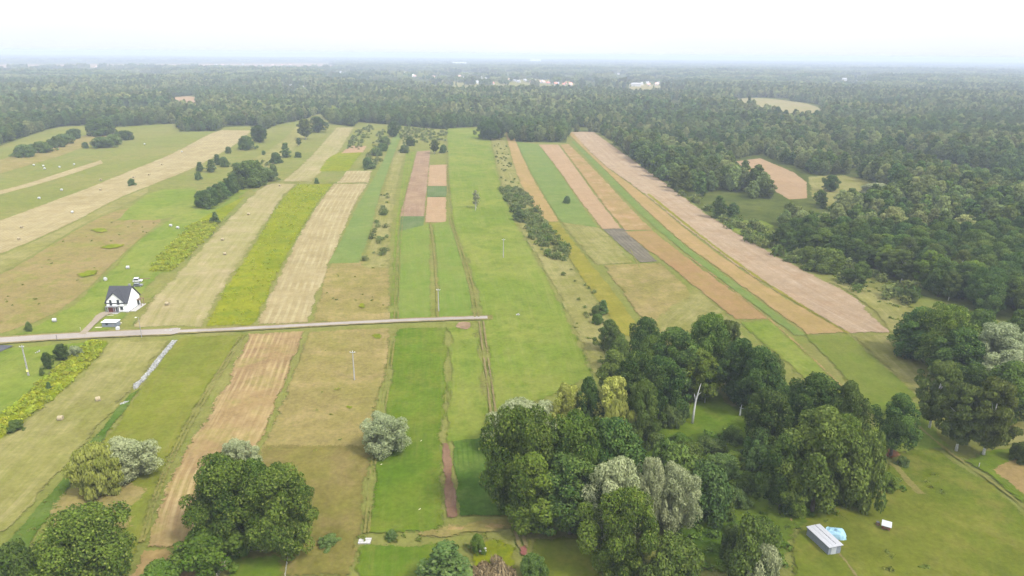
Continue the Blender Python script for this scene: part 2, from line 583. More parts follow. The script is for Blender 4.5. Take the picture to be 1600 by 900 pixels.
# ---- base ground: one sheet to the horizon
GX, GY0, GY1 = 26000.0, -600.0, 42000.0
g_me = np_mesh('ground', np.array([(-GX, GY0, 0), (GX, GY0, 0), (GX, GY1, 0), (-GX, GY1, 0)]), np.array([(0, 1, 2, 3)]), GREEN,
               {'fuv': ('FLOAT_VECTOR', np.zeros((4, 3))), 'fdim': ('FLOAT_VECTOR', np.full((4, 3), 1e4))})
tag(link(bpy.data.objects.new('ground', g_me)), kind='structure')

# ---- forests: outlines in pixels
FOREST = [(-420, 330), (-250, 290), (0, 228), (40, 214), (70, 204), (95, 198), (140, 196), (180, 199), (275, 193), (280, 206), (343, 205), (350, 199), (390, 197),
          (400, 212), (430, 196), (475, 187), (500, 177), (520, 194), (550, 198), (560, 191), (600, 194), (640, 198), (690, 202), (750, 198), (785, 201),
          (800, 222), (885, 223), (887, 206), (935, 207), (960, 224), (985, 244), (1040, 287), (1080, 315), (1112, 340), (1150, 348), (1200, 365), (1225, 392), (1290, 408), (1340, 418),
          (1400, 440), (1440, 462), (1500, 478), (1560, 500), (1640, 560), (1800, 640), (2200, 760), (2200, 101), (800, 90), (-420, 80)]
CLEAR = [[(1138, 250), (1190, 243), (1268, 272), (1274, 322), (1236, 324), (1165, 292)],
         [(1262, 276), (1330, 272), (1390, 298), (1388, 322), (1300, 328), (1266, 314)],
         [(1390, 234), (1470, 250), (1600, 290), (1600, 302), (1460, 268), (1395, 246)],
         [(1140, 155), (1190, 152), (1284, 164), (1288, 190), (1230, 189), (1150, 172)],
         [(262, 153), (308, 149), (310, 171), (275, 171)],
         [(512, 165), (522, 164), (538, 176), (534, 186), (520, 184)],
         [(980, 131), (1035, 132), (1032, 144), (985, 144)],
         [(1135, 345), (1200, 342), (1225, 372), (1195, 385), (1150, 372)],
         [(690, 134), (900, 134), (902, 141), (700, 141)],
         [(-200, 98), (520, 96), (520, 105), (-200, 107)],
         [(1040, 158), (1062, 155), (1064, 178), (1050, 178)]]


def forest_floor(name, pts):
    P = smooth_poly(wp(*np.asarray(pts + pts[:1], float).T), 0)[:-1]
    z = next_z()
    me = bpy.data.meshes.new(name)
    me.from_pydata([(p[0], p[1], z) for p in P], [], [tuple(range(len(P)))])
    if me.polygons[0].normal.z < 0: me.flip_normals()
    a = me.attributes.new('fuv', 'FLOAT_VECTOR', 'POINT'); a.data.foreach_set('vector', np.full(len(P) * 3, 50.0))
    a = me.attributes.new('fdim', 'FLOAT_VECTOR', 'POINT'); a.data.foreach_set('vector', np.full(len(P) * 3, 1000.0))
    me.materials.append(FLOOR)
    return tag(link(bpy.data.objects.new(name, me)), kind='structure')


forest_floor('forest_floor', FOREST)

# clearings inside the forest
strip('forest_meadow', [(1232, 312), (1180, 280), (1150, 252)], [(1262, 310), (1262, 278), (1188, 247)], PINK)
blob('forest_meadow', CLEAR[1], HAYG)
strip('forest_meadow', [(1600, 304), (1460, 270), (1395, 247)], [(1600, 288), (1470, 249), (1392, 234)], HAYG)
blob('forest_meadow', CLEAR[3], HAY)
blob('forest_meadow', CLEAR[4], PINK)
blob('forest_meadow', CLEAR[5], LIME)
blob('forest_meadow', CLEAR[6], HAY)
blob('forest_meadow', CLEAR[7], BRIGHT)
strip('far_fields', [(-200, 107), (520, 104)], [(-200, 101.5), (520, 99)], PINK)
strip('far_fields', [(690, 138), (900, 139)], [(690, 122), (900, 124)], HAYG)
strip('far_fields', [(300, 112), (540, 110)], [(300, 107), (540, 105)], HAYG)

# ---- the strip fields, left to right
strip('hay_strip', [(-60, 318), (30, 297), (110, 273), (162, 255)], [(-60, 310), (30, 291), (100, 268), (158, 250)], STUBP)
strip('meadow_strip', [(-150, 310), (0, 272), (120, 236), (180, 208)], [(-150, 285), (0, 250), (100, 222), (150, 206)], OLIVE)
strip('hay_strip', [(-220, 470), (0, 398), (60, 373), (120, 345), (180, 312), (235, 290), (300, 265), (340, 243), (375, 222), (394, 204)],
      [(-220, 408), (0, 345), (60, 322), (130, 297), (215, 262), (270, 240), (325, 210), (345, 203)], STUBP)
strip('meadow_strip', [(-200, 510), (0, 430), (60, 394), (130, 350), (200, 320), (232, 300)], [(-220, 470), (0, 400), (60, 374), (120, 346), (180, 313), (232, 292)], HAYG)
strip('rough_meadow', [(-140, 560), (0, 524), (70, 500), (120, 470), (165, 425), (205, 385), (252, 347)], [(-250, 520), (0, 430), (60, 395), (130, 352), (180, 328), (215, 322), (252, 340)], ROUGH)
strip('lime_fallow', [(182, 344), (260, 345), (310, 326)], [(205, 322), (240, 296), (310, 294)], BRIGHT)
strip('house_meadow', [(20, 524), (70, 502), (122, 470), (167, 425), (207, 385), (254, 347), (312, 322), (320, 300)],
      [(175, 517), (212, 478), (240, 440), (290, 385), (345, 337), (385, 300), (400, 290)], BRIGHT)
strip('goldenrod_strip', [(228, 425), (262, 385), (300, 350), (335, 330)], [(268, 425), (322, 372), (352, 340), (385, 305)], LIME)
strip('hay_strip', [(206, 512), (234, 470), (265, 438), (322, 378), (372, 325), (408, 291), (430, 286)], [(318, 511), (350, 450), (400, 375), (440, 310), (463, 288)], HAY)
strip('lime_fallow', [(318, 511), (350, 450), (400, 375), (440, 310), (463, 288)], [(398, 509), (430, 440), (465, 370), (495, 320), (521, 287)], LIME)
strip('stubble_strip', [(398, 509), (430, 440), (465, 370), (495, 320), (521, 287)], [(483, 505), (505, 440), (530, 380), (555, 320), (576, 287)], STUBP)
strip('olive_meadow', [(483, 505), (505, 440), (514, 408)], [(611, 502), (611, 450), (610, 408)], OLIVE)
strip('crop_strip', [(510, 413), (530, 380), (557, 320), (580, 285), (600, 250), (614, 212)], [(562, 411), (578, 370), (592, 310), (605, 270), (620, 230), (630, 208)], CROP)
strip('lime_fallow', [(562, 420), (578, 370), (592, 310), (605, 270), (620, 230), (630, 208)], [(610, 420), (613, 350), (624, 280), (634, 240), (645, 208)], HAYG)
strip('grass_verge', [(609, 502), (612, 410), (617, 350), (634, 240)], [(620, 502), (623, 360), (637, 290), (650, 236)], BRIGHT)
strip('hay_strip', [(440, 284), (480, 250), (520, 205), (526, 199)], [(487, 284), (522, 250), (545, 215), (553, 199)], HAY)
strip('lime_fallow', [(497, 268), (512, 246), (530, 238)], [(545, 268), (560, 246), (568, 236)], LIME)
strip('bare_patch', [(532, 240), (546, 228)], [(568, 238), (574, 228)], PINK)
strip('hay_strip', [(526, 286), (542, 267)], [(577, 286), (582, 267)], STUBP)
strip('lime_fallow', [(368, 262), (430, 230), (470, 190)], [(425, 262), (470, 225), (505, 186)], HAYG)
# garden plots
strip('bare_plot', [(623, 339), (637, 290), (651, 237)], [(664, 339), (668, 290), (673, 235)], SOILP)
strip('bare_plot', [(667, 291), (670, 258)], [(699, 291), (700, 257)], PINK)
strip('vegetable_plot', [(666, 308), (667, 291)], [(698, 308), (699, 291)], VEG)
strip('bare_plot', [(663, 348), (666, 308)], [(699, 348), (698, 308)], PINK)
strip('vegetable_plot', [(623, 361), (626, 338)], [(662, 361), (664, 338)], VEG)
strip('lawn_strip', [(618, 502), (623, 362)], [(675, 500), (672, 349)], field_mat('plot_lawn', C(136, 172, 72), C(148, 174, 82), C(128, 166, 66), 0.6, 0.5, C(158, 176, 96), 0.24, 1.6, 0.03))
strip('meadow_strip', [(684, 500), (682, 420), (675, 350)], [(742, 497), (735, 440), (716, 380), (702, 345)], field_mat('plot_lawn', (0, 0, 0, 1), (0, 0, 0, 1)))
strip('bright_meadow', [(770, 660), (752, 500), (740, 440), (716, 380), (701, 340), (697, 200)], [(928, 590), (893, 505), (860, 440), (836, 400), (800, 335), (780, 280), (764, 202)], BRIGHT)
strip('scrub_meadow', [(930, 590), (893, 505), (860, 440), (836, 400), (800, 335), (780, 280), (766, 215)], [(985, 560), (955, 505), (915, 440), (885, 395), (850, 345), (815, 290), (790, 220)], HAYG)
strip('yellow_strip', [(972, 525), (932, 470), (885, 400), (852, 347)], [(1010, 530), (965, 460), (915, 400), (874, 347)], YOLIVE)
strip('ripe_strip', [(850, 347), (818, 300), (802, 260), (788, 203)], [(875, 347), (846, 300), (826, 265), (799, 203)], TAN)
strip('crop_strip', [(875, 347), (846, 300), (826, 265), (806, 222)], [(936, 357), (902, 310), (872, 265), (842, 225)], CROP)
strip('meadow_strip', [(930, 415), (895, 375), (875, 347)], [(990, 412), (965, 380), (938, 356)], HAYG)
strip('bare_strip', [(940, 358), (902, 310), (872, 265), (841, 226)], [(973, 358), (940, 318), (906, 270), (873, 226)], PINK)
strip('bare_strip', [(975, 360), (942, 320), (908, 272), (874, 226)], [(1021, 360), (985, 325), (930, 265), (889, 225)], field_mat('patchy_tan', C(196, 164, 114), C(178, 158, 100), C(208, 180, 140), 0.6, 0.25, C(168, 158, 90), 0.22, 1.6, 0.03))
strip('fleece_plot', [(1000, 411), (968, 384), (941, 358)], [(1029, 409), (1002, 382), (974, 357)], GREYP)
strip('grass_verge', [(1240, 525), (1120, 435), (1050, 380), (985, 322), (930, 262), (893, 222)], [(1262, 525), (1145, 438), (1060, 376), (995, 316), (938, 258), (896, 220)], CROP)
strip('ripe_strip', [(1262, 524), (1145, 438), (1060, 376), (995, 316), (938, 258), (888, 209)], [(1325, 520), (1195, 447), (1095, 377), (1005, 302), (934, 252), (894, 206)], TAN)
strip('stubble_field', [(1325, 522), (1195, 447), (1095, 377), (1005, 302), (934, 252), (892, 206)], [(1392, 521), (1338, 462), (1250, 420), (1170, 376), (1100, 332), (1040, 286), (985, 247), (928, 206)], BIGST)
strip('grass_verge', [(1325, 524), (1210, 455), (1110, 385), (1010, 304)], [(1331, 522), (1216, 453), (1116, 383), (1014, 302)], YOLIVE)
strip('orange_field', [(1148, 500), (1100, 462), (1040, 412), (985, 372), (975, 362)], [(1205, 500), (1140, 450), (1090, 415), (1022, 362), (1020, 360)], ORNG)
strip('olive_meadow', [(1010, 510), (985, 480), (940, 414)], [(1120, 500), (1075, 450), (1035, 411)], OLIVE)
strip('meadow_strip', [(1040, 540), (1010, 505), (1060, 470), (1085, 450)], [(1220, 620), (1150, 503), (1110, 470), (1090, 452)], HAYG)
strip('crop_strip', [(1300, 640), (1240, 580), (1150, 502)], [(1345, 640), (1290, 575), (1205, 500)], BRIGHT)
strip('meadow_strip', [(1360, 640), (1255, 523)], [(1440, 620), (1328, 524)], field_mat('short_green', C(138, 162, 68), C(146, 164, 78), C(130, 158, 60), 0.35, 0.4, C(154, 166, 86), 0.24, 2.0, 0.02))
strip('hay_strip', [(1432, 620), (1328, 524)], [(1452, 590), (1392, 521)], HAYG)
strip('rough_meadow', [(1392, 521), (1338, 462), (1290, 440)], [(1440, 505), (1420, 472), (1330, 438)], HAYG)
path_line('field_track', [(1360, 650), (1270, 560), (1200, 497), (1140, 450), (1075, 400)], 1.7, SAND)
path_line('field_track', [(1003, 425), (985, 390)], 1.0, FAINT)

# ---- below the road
strip('lawn', [(-150, 720), (0, 660), (60, 600), (120, 545)], [(-150, 575), (0, 545), (60, 540), (150, 534)], BRIGHT)
strip('hay_meadow', [(-120, 900), (0, 845), (30, 815), (90, 745), (155, 670), (205, 615), (240, 570), (268, 531)], [(-200, 760), (0, 690), (60, 640), (118, 595), (160, 550), (175, 531)], HAYG)
strip('goldenrod_strip', [(-80, 730), (0, 694), (60, 642), (118, 597), (160, 550), (172, 532)], [(-80, 690), (0, 650), (50, 610), (75, 588), (110, 556), (140, 533)], LIME)
strip('grass_meadow', [(30, 900), (90, 810), (150, 705), (215, 610), (245, 565), (285, 526)], [(205, 905), (235, 800), (270, 705), (312, 630), (350, 570), (384, 523)], field_mat('olive_grass', C(146, 162, 62), C(136, 158, 60), C(154, 164, 76), 0.5, 0.3, C(158, 162, 84), 0.3, 2.0, 0.025))
strip('ditch_grass', [(-60, 905), (0, 858), (40, 815), (105, 735), (165, 660), (200, 618)], [(20, 905), (45, 860), (90, 800), (150, 705), (195, 645), (222, 606)], DKGRASS)
blob('dry_patch', [(100, 760), (240, 750), (215, 800), (205, 850), (60, 860), (75, 800)], OLIVE)
strip('stubble_strip', [(228, 858), (245, 795), (275, 722), (330, 640), (388, 522)], [(370, 858), (385, 740), (412, 690), (440, 620), (480, 517)], STUB)
strip('bare_path', [(196, 905), (222, 860)], [(330, 905), (262, 858)], SAND)
strip('olive_meadow', [(382, 745), (412, 690), (440, 620), (480, 519)], [(574, 745), (580, 700), (598, 620), (614, 512)], OLIVE)
strip('olive_meadow', [(340, 905), (352, 800), (385, 740), (412, 694)], [(550, 905), (568, 830), (578, 730), (582, 694)], OLIVED)
strip('lawn_strip', [(572, 836), (582, 720), (600, 640), (616, 512)], [(694, 836), (692, 700), (700, 600), (700, 512)], LUSH)
strip('meadow_strip', [(690, 694), (700, 600), (700, 512)], [(768, 694), (762, 600), (746, 508)], BRIGHT)
strip('vegetable_plot', [(716, 811), (712, 770), (705, 690)], [(806, 808), (790, 770), (768, 682)], POTATO)
strip('soil_strip', [(696, 812), (692, 750), (689, 693)], [(720, 812), (712, 770), (704, 692)], SOIL)
blob('sandy_bank', [(640, 838), (690, 822), (750, 812), (805, 808), (815, 830), (740, 836), (680, 846)], OLIVE)
blob('sand_patch', [(690, 830), (700, 822), (740, 824), (738, 831), (710, 832)], SAND)
blob('sand_patch', [(752, 826), (762, 818), (790, 818), (800, 826), (780, 831)], SAND)
strip('lawn', [(548, 930), (560, 850)], [(672, 930), (690, 848)], LUSH)
strip('lawn', [(330, 930), (360, 868)], [(440, 930), (452, 864)], LUSH)
strip('lawn', [(830, 930), (828, 838)], [(960, 930), (925, 838)], PASTURE)
blob('flower_bed', [(735, 840), (800, 845), (812, 870), (810, 900), (740, 895), (725, 870)], LIME)
blob('thicket_ground', [(930, 640), (1080, 650), (1160, 630), (1250, 590), (1390, 700), (1370, 800), (1240, 830), (1220, 905), (1090, 905), (1040, 800)], THICK)
blob('glade', [(1030, 690), (1035, 668), (1075, 645), (1082, 610), (1110, 600), (1150, 635), (1168, 655), (1100, 682)], LUSH)
strip('pasture', [(1230, 930), (1240, 810), (1330, 790), (1400, 715)], [(1800, 930), (1640, 830), (1520, 735), (1440, 690)], PASTURE)
strip('pasture', [(1340, 720), (1370, 650), (1345, 632)], [(1490, 700), (1450, 650), (1425, 622)], BRIGHT)
blob('bare_soil', [(1352, 695), (1375, 690), (1395, 702), (1413, 712), (1395, 722), (1370, 712)], field_mat('red_soil', C(172, 128, 92), C(158, 112, 78), C(180, 146, 104), grain=0.3, soft=1.2, patch=0.1))
strip('ditch_grass', [(1600, 795), (1540, 742), (1500, 722)], [(1650, 740), (1600, 700), (1530, 705)], LUSH)
strip('bare_field', [(1650, 822), (1580, 762), (1540, 733)], [(1720, 760), (1670, 716), (1596, 716)], SAND)
blob('rough_bank', [(1545, 700), (1575, 662), (1640, 650), (1660, 690), (1600, 695)], HAYG)
path_line('field_track', [(1640, 830), (1560, 760), (1490, 715), (1420, 655)], 1.2, FAINT)
path_line('foot_path', [(1340, 905), (1322, 880), (1310, 866)], 0.8, TRACK)
path_line('foot_path', [(1440, 775), (1420, 755), (1395, 725)], 2.2, FAINT)
blob('bare_soil', [(1228, 812), (1236, 806), (1242, 815), (1244, 824), (1234, 822)], SAND)

# ---- roads and tracks
VERGE = field_mat('gravel_verge', C(178, 166, 122), C(168, 160, 108), C(150, 154, 84), grain=0.4, soft=1.0, patch=0.15, edge=0.1)
path_line('road_verge', [(-140, 541), (0, 533), (60, 529), (125, 525.5), (200, 522), (255, 519.5), (275, 519)], 7.6, VERGE)
path_line('road_verge', [(268, 519.5), (330, 517), (400, 513.5), (500, 508), (620, 502), (700, 499), (770, 497)], 5.0, VERGE)
path_line('road', [(-140, 541), (0, 533), (60, 529), (125, 525.5), (200, 522), (255, 519.5), (275, 519)], [5.0, 5.0, 5.2, 5.4], ROADM)
path_line('road', [(268, 519.5), (330, 517), (400, 513.5), (500, 508), (620, 502), (700, 499), (762, 497)], 2.7, ROADM)
blob('road_apron', [(248, 520), (262, 515), (282, 513), (283, 521), (268, 525)], ROADM)
path_line('side_road', [(-60, 575), (0, 547), (12, 541)], 4.5, ASPH)
path_line('driveway', [(128, 524), (146, 506), (160, 492), (172, 489)], [2.6, 2.6, 3.0, 5.0], field_mat('driveway_gravel', C(202, 190, 170), C(194, 182, 160), C(180, 172, 142), grain=0.2, soft=0.4, patch=0.1, edge=0.1))
for off in (-3.4, 3.4):
    path_line('wheel_track', [(752 + off, 503), (758 + off, 550), (765 + off, 600), (772 + off * 1.2, 655), (784 + off * 1.4, 730), (800 + off * 1.5, 800), (818 + off * 1.6, 858)], 0.9, TRACK)
for off in (-3, 3):
    path_line('wheel_track', [(619 + off, 500), (622 + off, 400), (628 + off * .7, 330), (640 + off * .5, 240)], 0.7, FAINT)
    path_line('wheel_track', [(745 + off, 497), (735 + off, 440), (716 + off * .8, 380), (702 + off * .7, 335), (697 + off * .4, 215)], 0.9, FAINT)
    path_line('wheel_track', [(573 + off, 836), (583 + off, 720), (600 + off, 640), (614 + off, 530)], 0.7, FAINT)
    path_line('wheel_track', [(222 + off, 850), (250 + off, 755), (300 + off, 655), (352 + off, 570), (380 + off, 524)], 0.8, FAINT)
path_line('foot_path', [(684, 498), (682, 440), (676, 370), (672, 350)], 1.2, FAINT)
path_line('cross_track', [(205, 287), (330, 288), (460, 287), (575, 286)], 1.2, DKGRASS)
path_line('cross_track', [(410, 705), (500, 699), (575, 697)], 1.0, DKGRASS)
path_line('ditch', [(935, 612), (893, 505), (860, 440), (836, 400), (800, 335), (780, 280)], 0.7, DKGRASS)
path_line('ditch', [(206, 512), (234, 470), (265, 438), (322, 378), (372, 325)], 0.8, DKGRASS)
blob('red_gravel_patch', [(810, 866), (812, 855), (822, 852), (829, 862), (826, 872), (815, 873)], REDG)
blob('soil_heap_patch', [(710, 512), (718, 503), (738, 504), (740, 514), (725, 518)], SOILP)
for pts in ([(578, 525), (590, 521), (600, 528), (588, 534)], [(517, 612), (528, 605), (537, 609), (528, 615)], [(500, 625), (508, 620), (513, 626), (505, 630)], [(540, 637), (548, 634), (553, 640), (545, 642)],
            [(556, 480), (566, 470), (576, 478), (568, 486)], [(140, 360), (160, 356), (175, 362), (155, 366)], [(155, 388), (180, 380), (205, 384), (170, 392)], [(115, 430), (150, 420), (160, 428), (125, 436)]):
    blob('goldenrod_patch', pts, LIME)

# ================================================================== trees
rng = np.random.default_rng(11)
rnd = random.Random(5)


def unit(v): return v / np.maximum(np.linalg.norm(v, axis=-1, keepdims=True), 1e-9)


def leaves(rg, cen, rad, n, size, up=0.35, squash=0.85, shell=(0.72, 1.06), aspect=1.3, droop=0.0, spread=0.6):
    """n leaf-clump quads scattered over the shells of the given foliage clumps"""
    cen = np.asarray(cen, float); rad = np.asarray(rad, float)
    w = rad ** 2; k = rg.choice(len(rad), n, p=w / w.sum())
    d = unit(rg.normal(size=(n, 3)) + np.array([0, 0, up]))
    r = rad[k] * rg.uniform(shell[0], shell[1], n)
    p = cen[k] + d * r[:, None] * np.array([1, 1, squash])
    nr = unit(d + rg.normal(size=(n, 3)) * spread + np.array([0, 0, 0.25]))
    if droop > 0:
        nr[:, 2] *= 0.25; nr = unit(nr)
        tv = unit(np.cross(nr, np.array([0, 0, 1.0]) + rg.normal(size=(n, 3)) * 0.12))
    else:
        tv = unit(np.cross(nr, rg.normal(size=(n, 3))))
    bv = np.cross(nr, tv)
    s = size * rg.uniform(0.55, 1.35, n)
    sa, sb = (s * 0.5)[:, None], (s * 0.5 * aspect)[:, None]
    j = rg.uniform(0.55, 1.15, (4, n, 1))
    c = np.stack([p - tv * sa * j[0] - bv * sb * 0.4, p - bv * sb * j[1] + tv * sa * 0.3, p + tv * sa * j[2] + bv * sb * 0.4, p + bv * sb * j[3] - tv * sa * 0.3], 1)
    ct = rg.uniform(0, 1, len(rad))
    tint = np.stack([np.clip(ct[k] * 0.75 + rg.uniform(-0.1, 0.35, n), 0, 1), rg.uniform(0, 1, n), np.zeros(n)], -1)
    return c.reshape(-1, 3), np.repeat(tint, 4, 0)


def cloud_mesh(name, V, T, mat):
    q = np.arange(len(V)).reshape(-1, 4)
    return np_mesh(name, V, q, mat, {'tint': ('FLOAT_VECTOR', T)})


def profile(kind, t):
    """crown radius (0..1) at relative height t of the crown (0 bottom, 1 top)"""
    if kind == 'round': return math.sqrt(max(0, 1 - (2 * t - 0.92) ** 2 * 0.95)) if t < 0.98 else 0.25
    if kind == 'oval': return (math.sin(math.pi * (0.12 + 0.86 * t) ** 0.9)) ** 0.7
    if kind == 'cone': return max(0.12, (1 - t) ** 0.75 * (0.55 + 0.45 * min(1, t * 6)))
    if kind == 'tall': return (math.sin(math.pi * (0.08 + 0.88 * t))) ** 0.55
    if kind == 'bush': return math.sqrt(max(0.05, 1 - t ** 2.2))
    return 1.0


def crown_clumps(rg, kind, H, Wd, base, n, rel):
    """clump centres just under the crown's uneven envelope, plus a few inside"""
    Rr = Wd / 2
    cen, rad = [], []
    ph = rg.uniform(0, 6.28, 4)
    for i in range(n):
        t = (i + rg.uniform(0, 1)) / n
        a = i * 2.39996 + rg.uniform(-0.5, 0.5)
        lob = 1 + 0.18 * math.sin(2 * a + ph[0] + 3 * t) + 0.17 * math.sin(3 * a + ph[1] - 4 * t) + 0.12 * math.sin(5 * a + ph[2])
        r = Rr * profile(kind, t) * lob * rg.uniform(0.74, 1.12)
        cr = Rr * rel * rg.uniform(0.55, 1.4)
        z = base + (H - base) * t
        z = min(max(z, base + cr * 0.3), H - cr * 0.75)
        r = max(0, r - cr * 0.8)
        cen.append((r * math.cos(a), r * math.sin(a), z)); rad.append(cr)
    for i in range(max(3, n // 5)):
        t = rg.uniform(0.15, 0.75); a = rg.uniform(0, 6.28); r = Rr * 0.35 * rg.uniform(0, 1)
        cen.append((r * math.cos(a), r * math.sin(a), base + (H - base) * t)); rad.append(Rr * rel * 1.25)
    return np.array(cen), np.array(rad)


def trunk_mb(rg, H, base, cen, r0, nl=7, lean=0.3):
    m = MB()
    top = H * 0.72
    n = 5
    pts = [(rg.uniform(-lean, lean) * (i / n), rg.uniform(-lean, lean) * (i / n), top * i / n - (0.3 if i == 0 else 0)) for i in range(n + 1)]
    m.tube(pts, [r0 * (1.35 if i == 0 else 1) * (1 - 0.8 * i / n) + 0.02 for i in range(n + 1)], 7)
    for k in rg.choice(len(cen), min(nl, len(cen)), replace=False):
        c = Vector(cen[k]); zs = max(base * 0.6, min(c.z - 0.8, top * 0.85) - (abs(c.x) + abs(c.y)) * 0.35)
        zs = max(0.4, zs); s = Vector((0, 0, zs)); mid = s.lerp(c, 0.5) + Vector((0, 0, -0.2))
        rr = r0 * 0.42 * (1 - 0.6 * zs / top)
        m.tube([s, mid, c], [rr, rr * 0.65, rr * 0.2], 5)
    return m


BARK = plain('bark', (0.10, 0.085, 0.065, 1), 0.95, 0.35, 4.0, bump=0.6)
BIRCH_BARK = plain('birch_bark', (0.55, 0.54, 0.50, 1), 0.9, 0.35, 3.0)
DEADW = plain('bleached_wood', (0.5, 0.5, 0.47, 1), 0.9, 0.2, 3.0)
F_OAK = foliage_mat('oak_leaves', CF(62, 90, 36, .52), CF(120, 146, 58, .56), CF(156, 170, 86, .6), 0.16)
F_DARK = foliage_mat('alder_leaves', CF(60, 90, 44, .5), CF(108, 134, 62, .53), CF(142, 158, 86, .56), 0.24)
F_MID = foliage_mat('ash_leaves', CF(88, 114, 50), CF(128, 150, 70), CF(150, 166, 92), 0.18)
F_OLIVE = foliage_mat('birch_leaves', CF(92, 112, 52), CF(130, 146, 74), CF(154, 162, 98), 0.16)
F_YEL = foliage_mat('yellow_willow_leaves', CF(144, 154, 64, .7), CF(176, 180, 90, .7), CF(194, 194, 116, .7), 0.1)
F_SILV = foliage_mat('silver_willow_leaves', CF(132, 144, 98, .72), CF(166, 174, 128, .76), CF(194, 198, 156, .8), 0.1)
F_LGRN = foliage_mat('light_green_leaves', CF(100, 132, 46), CF(136, 160, 64), CF(158, 174, 88), 0.12)
F_LIME = foliage_mat('goldenrod_leaves', CF(160, 172, 50, .74), CF(182, 186, 70, .74), CF(144, 162, 54, .74), 0.15, 0.45)
F_DRY = foliage_mat('dry_reed', CF(150, 130, 96, .6), CF(188, 170, 130, .6), CF(116, 100, 74, .5), 0.1)
F_RED = foliage_mat('red_leaves', CF(150, 92, 82, .2), CF(166, 110, 92, .2), CF(130, 90, 70, .2), 0.1)
F_BUSH = foliage_mat('bush_leaves', CF(80, 106, 54, .62), CF(118, 140, 74, .62), CF(146, 160, 98, .62), 0.25)
F_GRASS = foliage_mat('weed_leaves', CF(136, 150, 64, .5), CF(160, 168, 84, .5), CF(118, 138, 56, .5), 0.2, 0.4)
F_SCRUB = foliage_mat('scrub_leaves', CF(116, 136, 66, .5), CF(150, 162, 94, .5), CF(168, 172, 112, .5), 0.2, 0.35)
F_FOR = foliage_mat('forest_leaves', CF(80, 108, 56, .58), CF(118, 142, 76, .6), CF(142, 158, 94, .6), 0.36, 0.28, 0.75, CF(160, 164, 102, .66))

PROTO = {}


def proto(key, name, kind, H, Wd, base, ncl, rel, nleaf, size, fol, bark=BARK, r0=0.28, seed=1, nl=7, **kw):
    rg = np.random.default_rng(seed)
    cen, rad = crown_clumps(rg, kind, H, Wd, base, ncl, rel)
    V, T = leaves(rg, cen, rad, nleaf, size, **kw)
    k_ = np.array([(Wd / 2) / np.percentile(np.abs(V[:, :2]), 98.5)] * 2 + [H / np.percentile(V[:, 2], 99.7)])   # true width and height
    V *= k_; cen = cen * k_
    V[:, 2] = np.maximum(V[:, 2], 0.05)
    cm = cloud_mesh(name + '_crown', V, T, fol)
    tm = trunk_mb(rg, H, base, cen, r0, nl).mesh(name + '_trunk', bark, True) if nl >= 0 else None
    PROTO.setdefault(key, []).append((name, H, Wd, cm, tm))


for s in (1, 2, 3):
    proto('oak', 'broadleaf_tree', 'round', 16, 15, 1.6, 80, 0.24, 42000, 0.33, F_OAK, r0=0.45, seed=s, nl=10)
for s in (4, 5, 6):
    proto('alder', 'broadleaf_tree', 'oval', 16, 11, 1.6, 60, 0.27, 28000, 0.35, F_DARK, r0=0.32, seed=s)
for s in (7, 8):
    proto('ash', 'broadleaf_tree', 'oval', 15, 11, 1.8, 56, 0.27, 26000, 0.35, F_MID, r0=0.3, seed=s)
for s in (9, 10):
    proto('birch', 'birch_tree', 'tall', 16, 8, 3.0, 54, 0.24, 18000, 0.32, F_OLIVE, BIRCH_BARK, 0.2, s, droop=0.5, aspect=1.5)
for s in (11, 12):
    proto('silver', 'silver_willow', 'round', 12, 12, 1.4, 70, 0.22, 32000, 0.29, F_SILV, r0=0.35, seed=s, nl=9)
proto('weep', 'weeping_willow', 'round', 12, 11, 0.8, 60, 0.24, 18000, 0.32, F_YEL, r0=0.35, seed=13, nl=8, droop=1.0, aspect=2.6, up=0.1)
for s in (14, 15):
    proto('yellow', 'yellow_willow', 'tall', 13, 9, 1.2, 50, 0.26, 16000, 0.35, F_YEL, r0=0.28, seed=s)
proto('light', 'broadleaf_tree', 'tall', 15, 9, 1.5, 50, 0.27, 17000, 0.36, F_LGRN, r0=0.26, seed=16)
proto('light', 'broadleaf_tree', 'oval', 15, 10, 1.5, 50, 0.27, 17000, 0.36, F_LGRN, r0=0.26, seed=17)
for s in (18, 19, 20):
    proto('bush', 'bush', 'bush', 4.5, 6, 0.3, 34, 0.3, 12000, 0.24, F_BUSH, r0=0.1, seed=s, nl=4)
for s in (21, 22):
    proto('lbush', 'bush', 'bush', 4.5, 6, 0.3, 36, 0.28, 13000, 0.23, F_LGRN, r0=0.1, seed=s, nl=4)
for s in (23, 24):
    proto('gbush', 'bush', 'bush', 4.5, 6, 0.3, 36, 0.3, 13000, 0.23, F_MID, r0=0.1, seed=s, nl=4)
proto('pbush', 'bush', 'bush', 4, 6, 0.2, 30, 0.28, 10000, 0.23, F_SILV, r0=0.1, seed=25, nl=4)
proto('rbush', 'bush', 'bush', 2.2, 3, 0.1, 12, 0.34, 500, 0.3, F_RED, r0=0.06, seed=26, nl=2)
proto('reed', 'reed_clump', 'bush', 3, 9, 0.1, 30, 0.24, 6000, 0.3, F_DRY, r0=0.05, seed=27, nl=2, droop=1.0, aspect=3.4)
for s in (28, 29):
    proto('cone', 'young_tree', 'cone', 8, 4.5, 0.5, 34, 0.3, 6500, 0.28, F_BUSH, r0=0.12, seed=s, nl=3)
proto('lone', 'broadleaf_tree', 'oval', 16, 11, 3.4, 54, 0.26, 20000, 0.34, F_DARK, r0=0.4, seed=41, nl=9)
proto('airy', 'young_tree', 'tall', 9, 4, 1.5, 26, 0.26, 5200, 0.24, F_SILV, BIRCH_BARK, 0.05, 40, 0)
